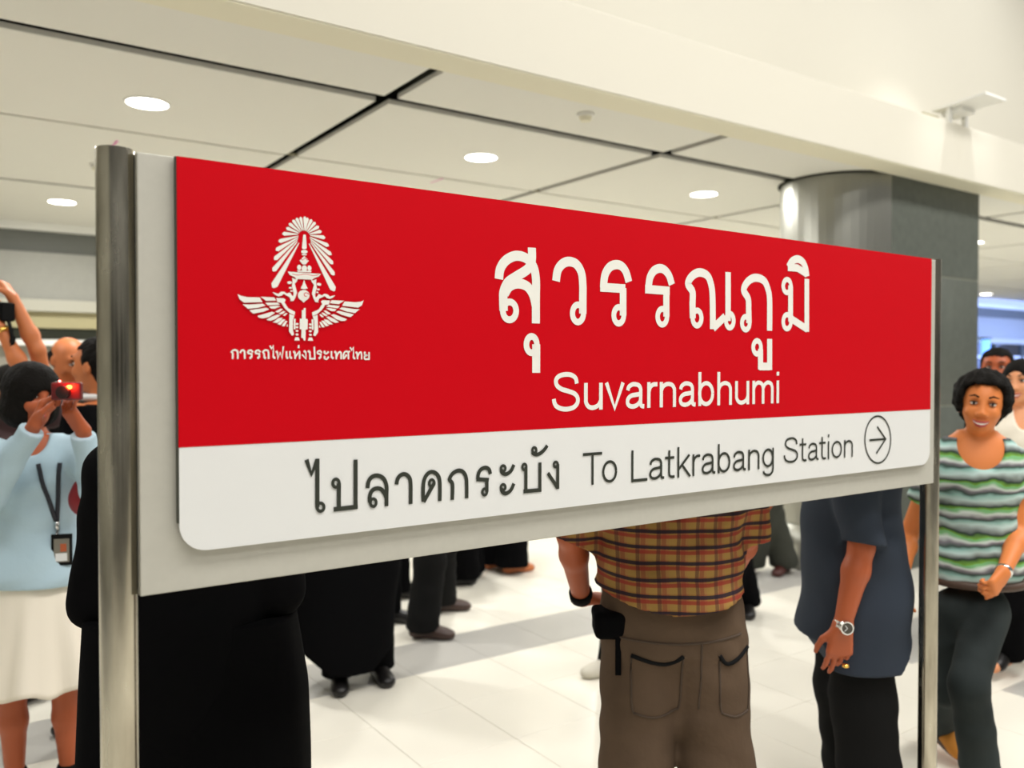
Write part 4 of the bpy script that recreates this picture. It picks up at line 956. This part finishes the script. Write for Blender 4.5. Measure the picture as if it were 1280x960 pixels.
# compact camera with lit red lamp
kc = atd(84, 489, 2.83); kz = math.radians(196)+YAW-math.pi/2
kam = empty('compact_camera', kc, kz-.15, label='compact camera with glowing red lamp held up by the cardigan woman', cat='camera')
M_redb = mat('dark_red_plastic', lin(96, 14, 18), .4)
bevel(G().box((-.048, -.012, -.030), (.048, .012, .030)).put('camera_body', M_redb, kam), .006, 3)
G().tube([(.005, .011, -.003), (.005, .03, -.003)], .021, 20, fn=(0, 0, 1)).put('lens', M_shoe, kam)
G().ell((-.012, .014, .014), (.009, .006, .007), 12).put('red_lamp', mat('red_lamp', (1, .05, .01), .4, emit=(1, .06, .01), estr=30), kam, True)
G().ell((.018, .014, .034), (.004, .004, .004), 10).put('indicator', mat('indicator', (1, .3, .3), .4, emit=(1, .12, .1), estr=14), kam, True)
G().box((.020, -.006, .030), (.036, .006, .034)).put('shutter_button', M_chrome, kam)
l = bpy.data.lights.new('red_lamp_glow', 'POINT'); l.energy = .35; l.color = (1, .06, .02); l.shadow_soft_size = .01
o = bpy.data.objects.new('red_lamp_glow', l); o.parent = kam; o.location = (-.012, .035, .016); COL.objects.link(o)

# ---- man close behind the left end of the sign, all in black
p = Person(238, 2.0, 0, 1.72, 'person in loose black clothes close behind the left end of the sign, elbow out', M_skin_d, h=.009)
p.J['shL'] = p.loc_of(150, 590, 2.0); p.J['elL'] = p.loc_of(122, 748, 2.0); p.J['wrL'] = p.loc_of(190, 770, 2.3); p.J['shR'] = p.loc_of(330, 590, 2.0)
p.J['elR'] = p.loc_of(345, 735, 2.02); p.J['wrR'] = p.loc_of(330, 770, 2.3)
p.hands['L'] = dict(d=(1, .3, .2), n=(0, -1, 0), side=1, curl=.5); p.hands['R'] = dict(d=(-1, .3, .2), n=(0, -1, 0), side=-1, curl=.5)
p.J['kneeL'] = p.loc_of(188, 930, 2.0); p.J['kneeR'] = p.loc_of(300, 930, 2.0); p.J['ankL'] = np.array((-.11, 0, .085)); p.J['ankR'] = np.array((.11, 0, .085))
p.body(); p.shirt(M_black, hem=.70, g=.03, sr=.075, se=.062, long=True, amp=.003, hemg=.03, name='jacket')
S = p.s
f = p.field(hi=(9, 9, 1.06)); f.stack([(.40, .012, 0, .262, .17), (.55, .01, 0, .262, .17), (.68, .01, 0, .262, .165), (.84, .01, 0, .258, .15), (1.02, 0, 0, .24, .13)], .02, 3)
for n_ in 'LR': f.cone(p.J['knee'+n_]+[0, 0, .1], p.J['ank'+n_], .115, .11, .03)
f.keep((0, 0, -1), -.05); f.put('trousers', M_black, p.root)
p.hair('short'); p.shoe('L', M_shoe); p.shoe('R', M_shoe)
# red handbag at the left elbow
bc = atd(106, 620, 3.02); hb = empty('handbag', bc, p.rz, label='small dark red handbag seen beside the left post', cat='bag')
f = F((-.08, -.06, -.09), (.08, .06, .09), .004); f.ell((0, 0, -.012), (.058, .034, .062)); f.ell((0, 0, .035), (.036, .028, .03), None, .02); f.put('bag_body', mat('dark_red_leather', lin(128, 14, 26), .5), hb)
G().tube([(-.022, 0, .055), (-.014, .01, .12), (.0, .015, .20), (.014, .01, .12), (.022, 0, .055)], .004, 8).put('strap', M_black, hb, True)

# ---- black-haired man in profile and bald man behind the cardigan woman
p = Person(129, 3.75, 82, 1.72, 'black-haired man in profile half hidden behind the left post', M_skin, h=.008)
p.hc = p.loc_of(121, 457, 3.75)
p.body(); p.shirt(M_black, hem=.75, long=True, name='jacket', h=.010); p.trousers(M_black, h=.010); p.hair('short'); p.shoe('L', M_shoe); p.shoe('R', M_shoe)
G().tube([p.hc+np.array((math.cos(a)*.055, math.sin(a)*.062, -.14)) for a in np.linspace(0, 2*math.pi, 21)], .016, 8, cap=False).put('collar', M_white, p.root, True)
p = Person(86, 4.7, -120, 1.78, 'balding man with bare pate behind the cardigan woman', M_skin, h=.010)
p.hc = p.loc_of(86, 450, 4.7); p.hR = rotx(math.radians(-25))
p.body(); p.shirt(M_black2, hem=.75, long=True, h=.012); p.trousers(M_black, h=.012); p.hair('bald'); p.shoe('L', M_shoe); p.shoe('R', M_shoe)
# ---- person with raised arms at the far left
p = Person(22, 4.1, 150, 1.62, 'person at the left edge raising both arms with a black camera', M_skin, True, h=.008)
p.hc = p.loc_of(14, 486, 4.15)
p.J['shR'] = p.loc_of(-8, 520, 4.05); p.J['shL'] = p.loc_of(62, 520, 4.0); p.J['elR'] = p.loc_of(30, 466, 3.8); p.J['wrR'] = p.loc_of(0, 408, 3.78)
p.J['elL'] = p.loc_of(47, 438, 3.86); p.J['wrL'] = p.loc_of(16, 372, 3.84)
p.hands['R'] = dict(d=p.loc_of(-14, 380, 3.78)-p.J['wrR'], n=p.R.T @ (_r), side=-1, curl=.6); p.hands['L'] = dict(d=p.loc_of(0, 348, 3.84)-p.J['wrL'], n=p.R.T @ (-_r), side=1, curl=.6)
p.body(face=False); p.shirt(mat('maroon_cloth', lin(60, 36, 38), .8), hem=.85, sleeve=.4, top=9, h=.010); p.trousers(M_black, h=.012); p.hair('bob', noise=0); p.shoe('L', M_shoe); p.shoe('R', M_shoe)
wv = unit(p.J['wrR']-p.J['elR']); wc = p.J['wrR']-wv*.02; G().tube([wc-wv*.010, wc+wv*.010], .031, 16, fn=(1, 0, 0)).put('bracelet', M_gold, p.root, True)
kc = atd(4, 388, 3.80); kam = empty('camera', kc, p.rz, label='black camera with strap held up high at the left edge', cat='camera')
bevel(G().box((-.045, -.03, -.05), (.045, .03, .035)).put('camera_body', M_black2, kam), .008, 2); G().tube([(0, .03, 0), (0, .09, 0)], .03, 16).put('lens', M_shoe, kam)
G().tube([(-.04, 0, -.04), (-.07, .0, -.12), (-.05, .0, -.2), (-.085, 0, -.12)], .010, 8, flat=.3).put('strap', M_black2, kam, True)

# ---- far right: smiling woman in white blouse, dark-haired man behind
p = Person(1276, 4.35, 158, 1.66, 'long-haired smiling woman in white blouse and black trousers at the right edge', M_skin_l, True, h=.007)
S = p.s; p.hc = p.loc_of(1276, 478, 4.33); p.hR = rotz(math.radians(-26))
p.J['kneeR'] = p.loc_of(1258, 760, 4.35); p.J['ankR'] = p.loc_of(1258, 812, 4.40); p.J['kneeL'] = p.loc_of(1300, 760, 4.4); p.J['ankL'] = p.loc_of(1300, 815, 4.5)
p.J['toeR'] = np.array((.55, 1, 0))
p.body(smile=True); p.shirt(M_skirt, hem=.86, g=.022, long=False, sleeve=.8, name='blouse', neck=((0, .12, 1.38*S), (.045, .12, .10)))
p.trousers(M_black, thigh=.10, knee=.088, hem=.085, waist=.92, amp=.002, hemz=.06, h=.010); p.hair('long', noise=.002); p.shoe('R', M_shoe, .24, heel=.045, toe_w=.038); p.shoe('L', M_shoe, .24, heel=.045, toe_w=.038)
p = Person(1250, 5.0, 100, 1.70, 'dark-haired man in black peering over the striped woman', M_skin_d, h=.010)
p.hc = p.loc_of(1246, 461, 5.0); p.hR = rotz(math.radians(45)); p.body(); p.shirt(M_black, hem=.75, long=True, h=.012, name='jacket'); p.trousers(M_black, h=.012); p.hair('short'); p.shoe('L', M_shoe); p.shoe('R', M_shoe)

# ---- people beyond the sign of whom only legs show
def legs(px, D, alpha, label, footL, footR, toe=None, tm_=M_black, shoe=M_shoe, jac=M_black, hemw=.085, height=1.68, h=.012, hz=.05, heads=True, length=.27, knee=.092):
    p = Person(px, D, alpha, height, label, M_skin_d, h=h)
    for n_, ft in (('L', footL), ('R', footR)):
        if ft is None: continue
        q = p.floor_of(*ft); p.J['ank'+n_] = np.array((q[0], q[1], .085*p.s)); hp = p.J['hip'+n_]; p.J['knee'+n_] = hp*.47+p.J['ank'+n_]*.53+np.array((0, .04, 0))
    p.body(face=False); p.trousers(tm_, hem=hemw, knee=knee, hemz=hz, amp=.003); p.shirt(jac, hem=.8, long=True, name='jacket'); p.hair('short', noise=0)
    p.shoe('L', shoe, length); p.shoe('R', shoe, length); return p
p = legs(440, 4.25, 200, 'person in wide black clothes, two black shoes towards the camera behind the sign', (472, 846), (424, 856), h=.010)
f = F((-.36, -.28, .04), (.36, .28, 1.0), .010); f.stack([(.06, .04, 0, .20, .17), (.22, .05, 0, .255, .18), (.42, .05, 0, .265, .18), (.6, .02, 0, .265, .17), (.9, 0, 0, .20, .15), (1.0, 0, 0, .17, .13)], .02)
f.all(lambda a, X, Y, Z: np.maximum(a, .10+.9*np.clip(np.abs(X-.03)-.10, 0, 1)-Z)).put('overskirt', M_black, p.root)
p = legs(532, 5.05, -88, 'man walking right in dark brown shoes, seen below the middle of the sign', (552, 764), (528, 798), tm_=M_black2, shoe=M_brown, hemw=.098)
p = legs(470, 5.75, -85, 'walker in black mostly hidden behind the black-clad person, one shoe tip showing', (498, 748), (484, 778))
p = legs(590, 6.1, 95, 'walker in black trousers facing left, far below the sign', (583, 731), (590, 722), hemw=.10)
p = legs(628, 6.55, -70, 'distant person in black with bare tan sandals', (640, 716), (616, 711), shoe=M_skin, hz=.055, hemw=.13, knee=.12)
p = legs(966, 6.4, 150, 'distant person in dark olive trousers and open sandals beside the column foot', (938, 716), (980, 716), tm_=mat('olive_twill', lin(52, 54, 46), .9), shoe=mat('dark_sandal', lin(70, 30, 24), .5), hemw=.11)
p = legs(915, 5.3, 175, 'person in black behind the plaid-shirt man, one black shoe showing', (905, 770), (934, 766))
p = legs(815, 4.35, 120, 'hidden person behind the plaid-shirt man, tip of a pale shoe showing', (790, 830), (768, 842), shoe=mat('pale_shoe', lin(205, 200, 185), .6), tm_=M_black2)
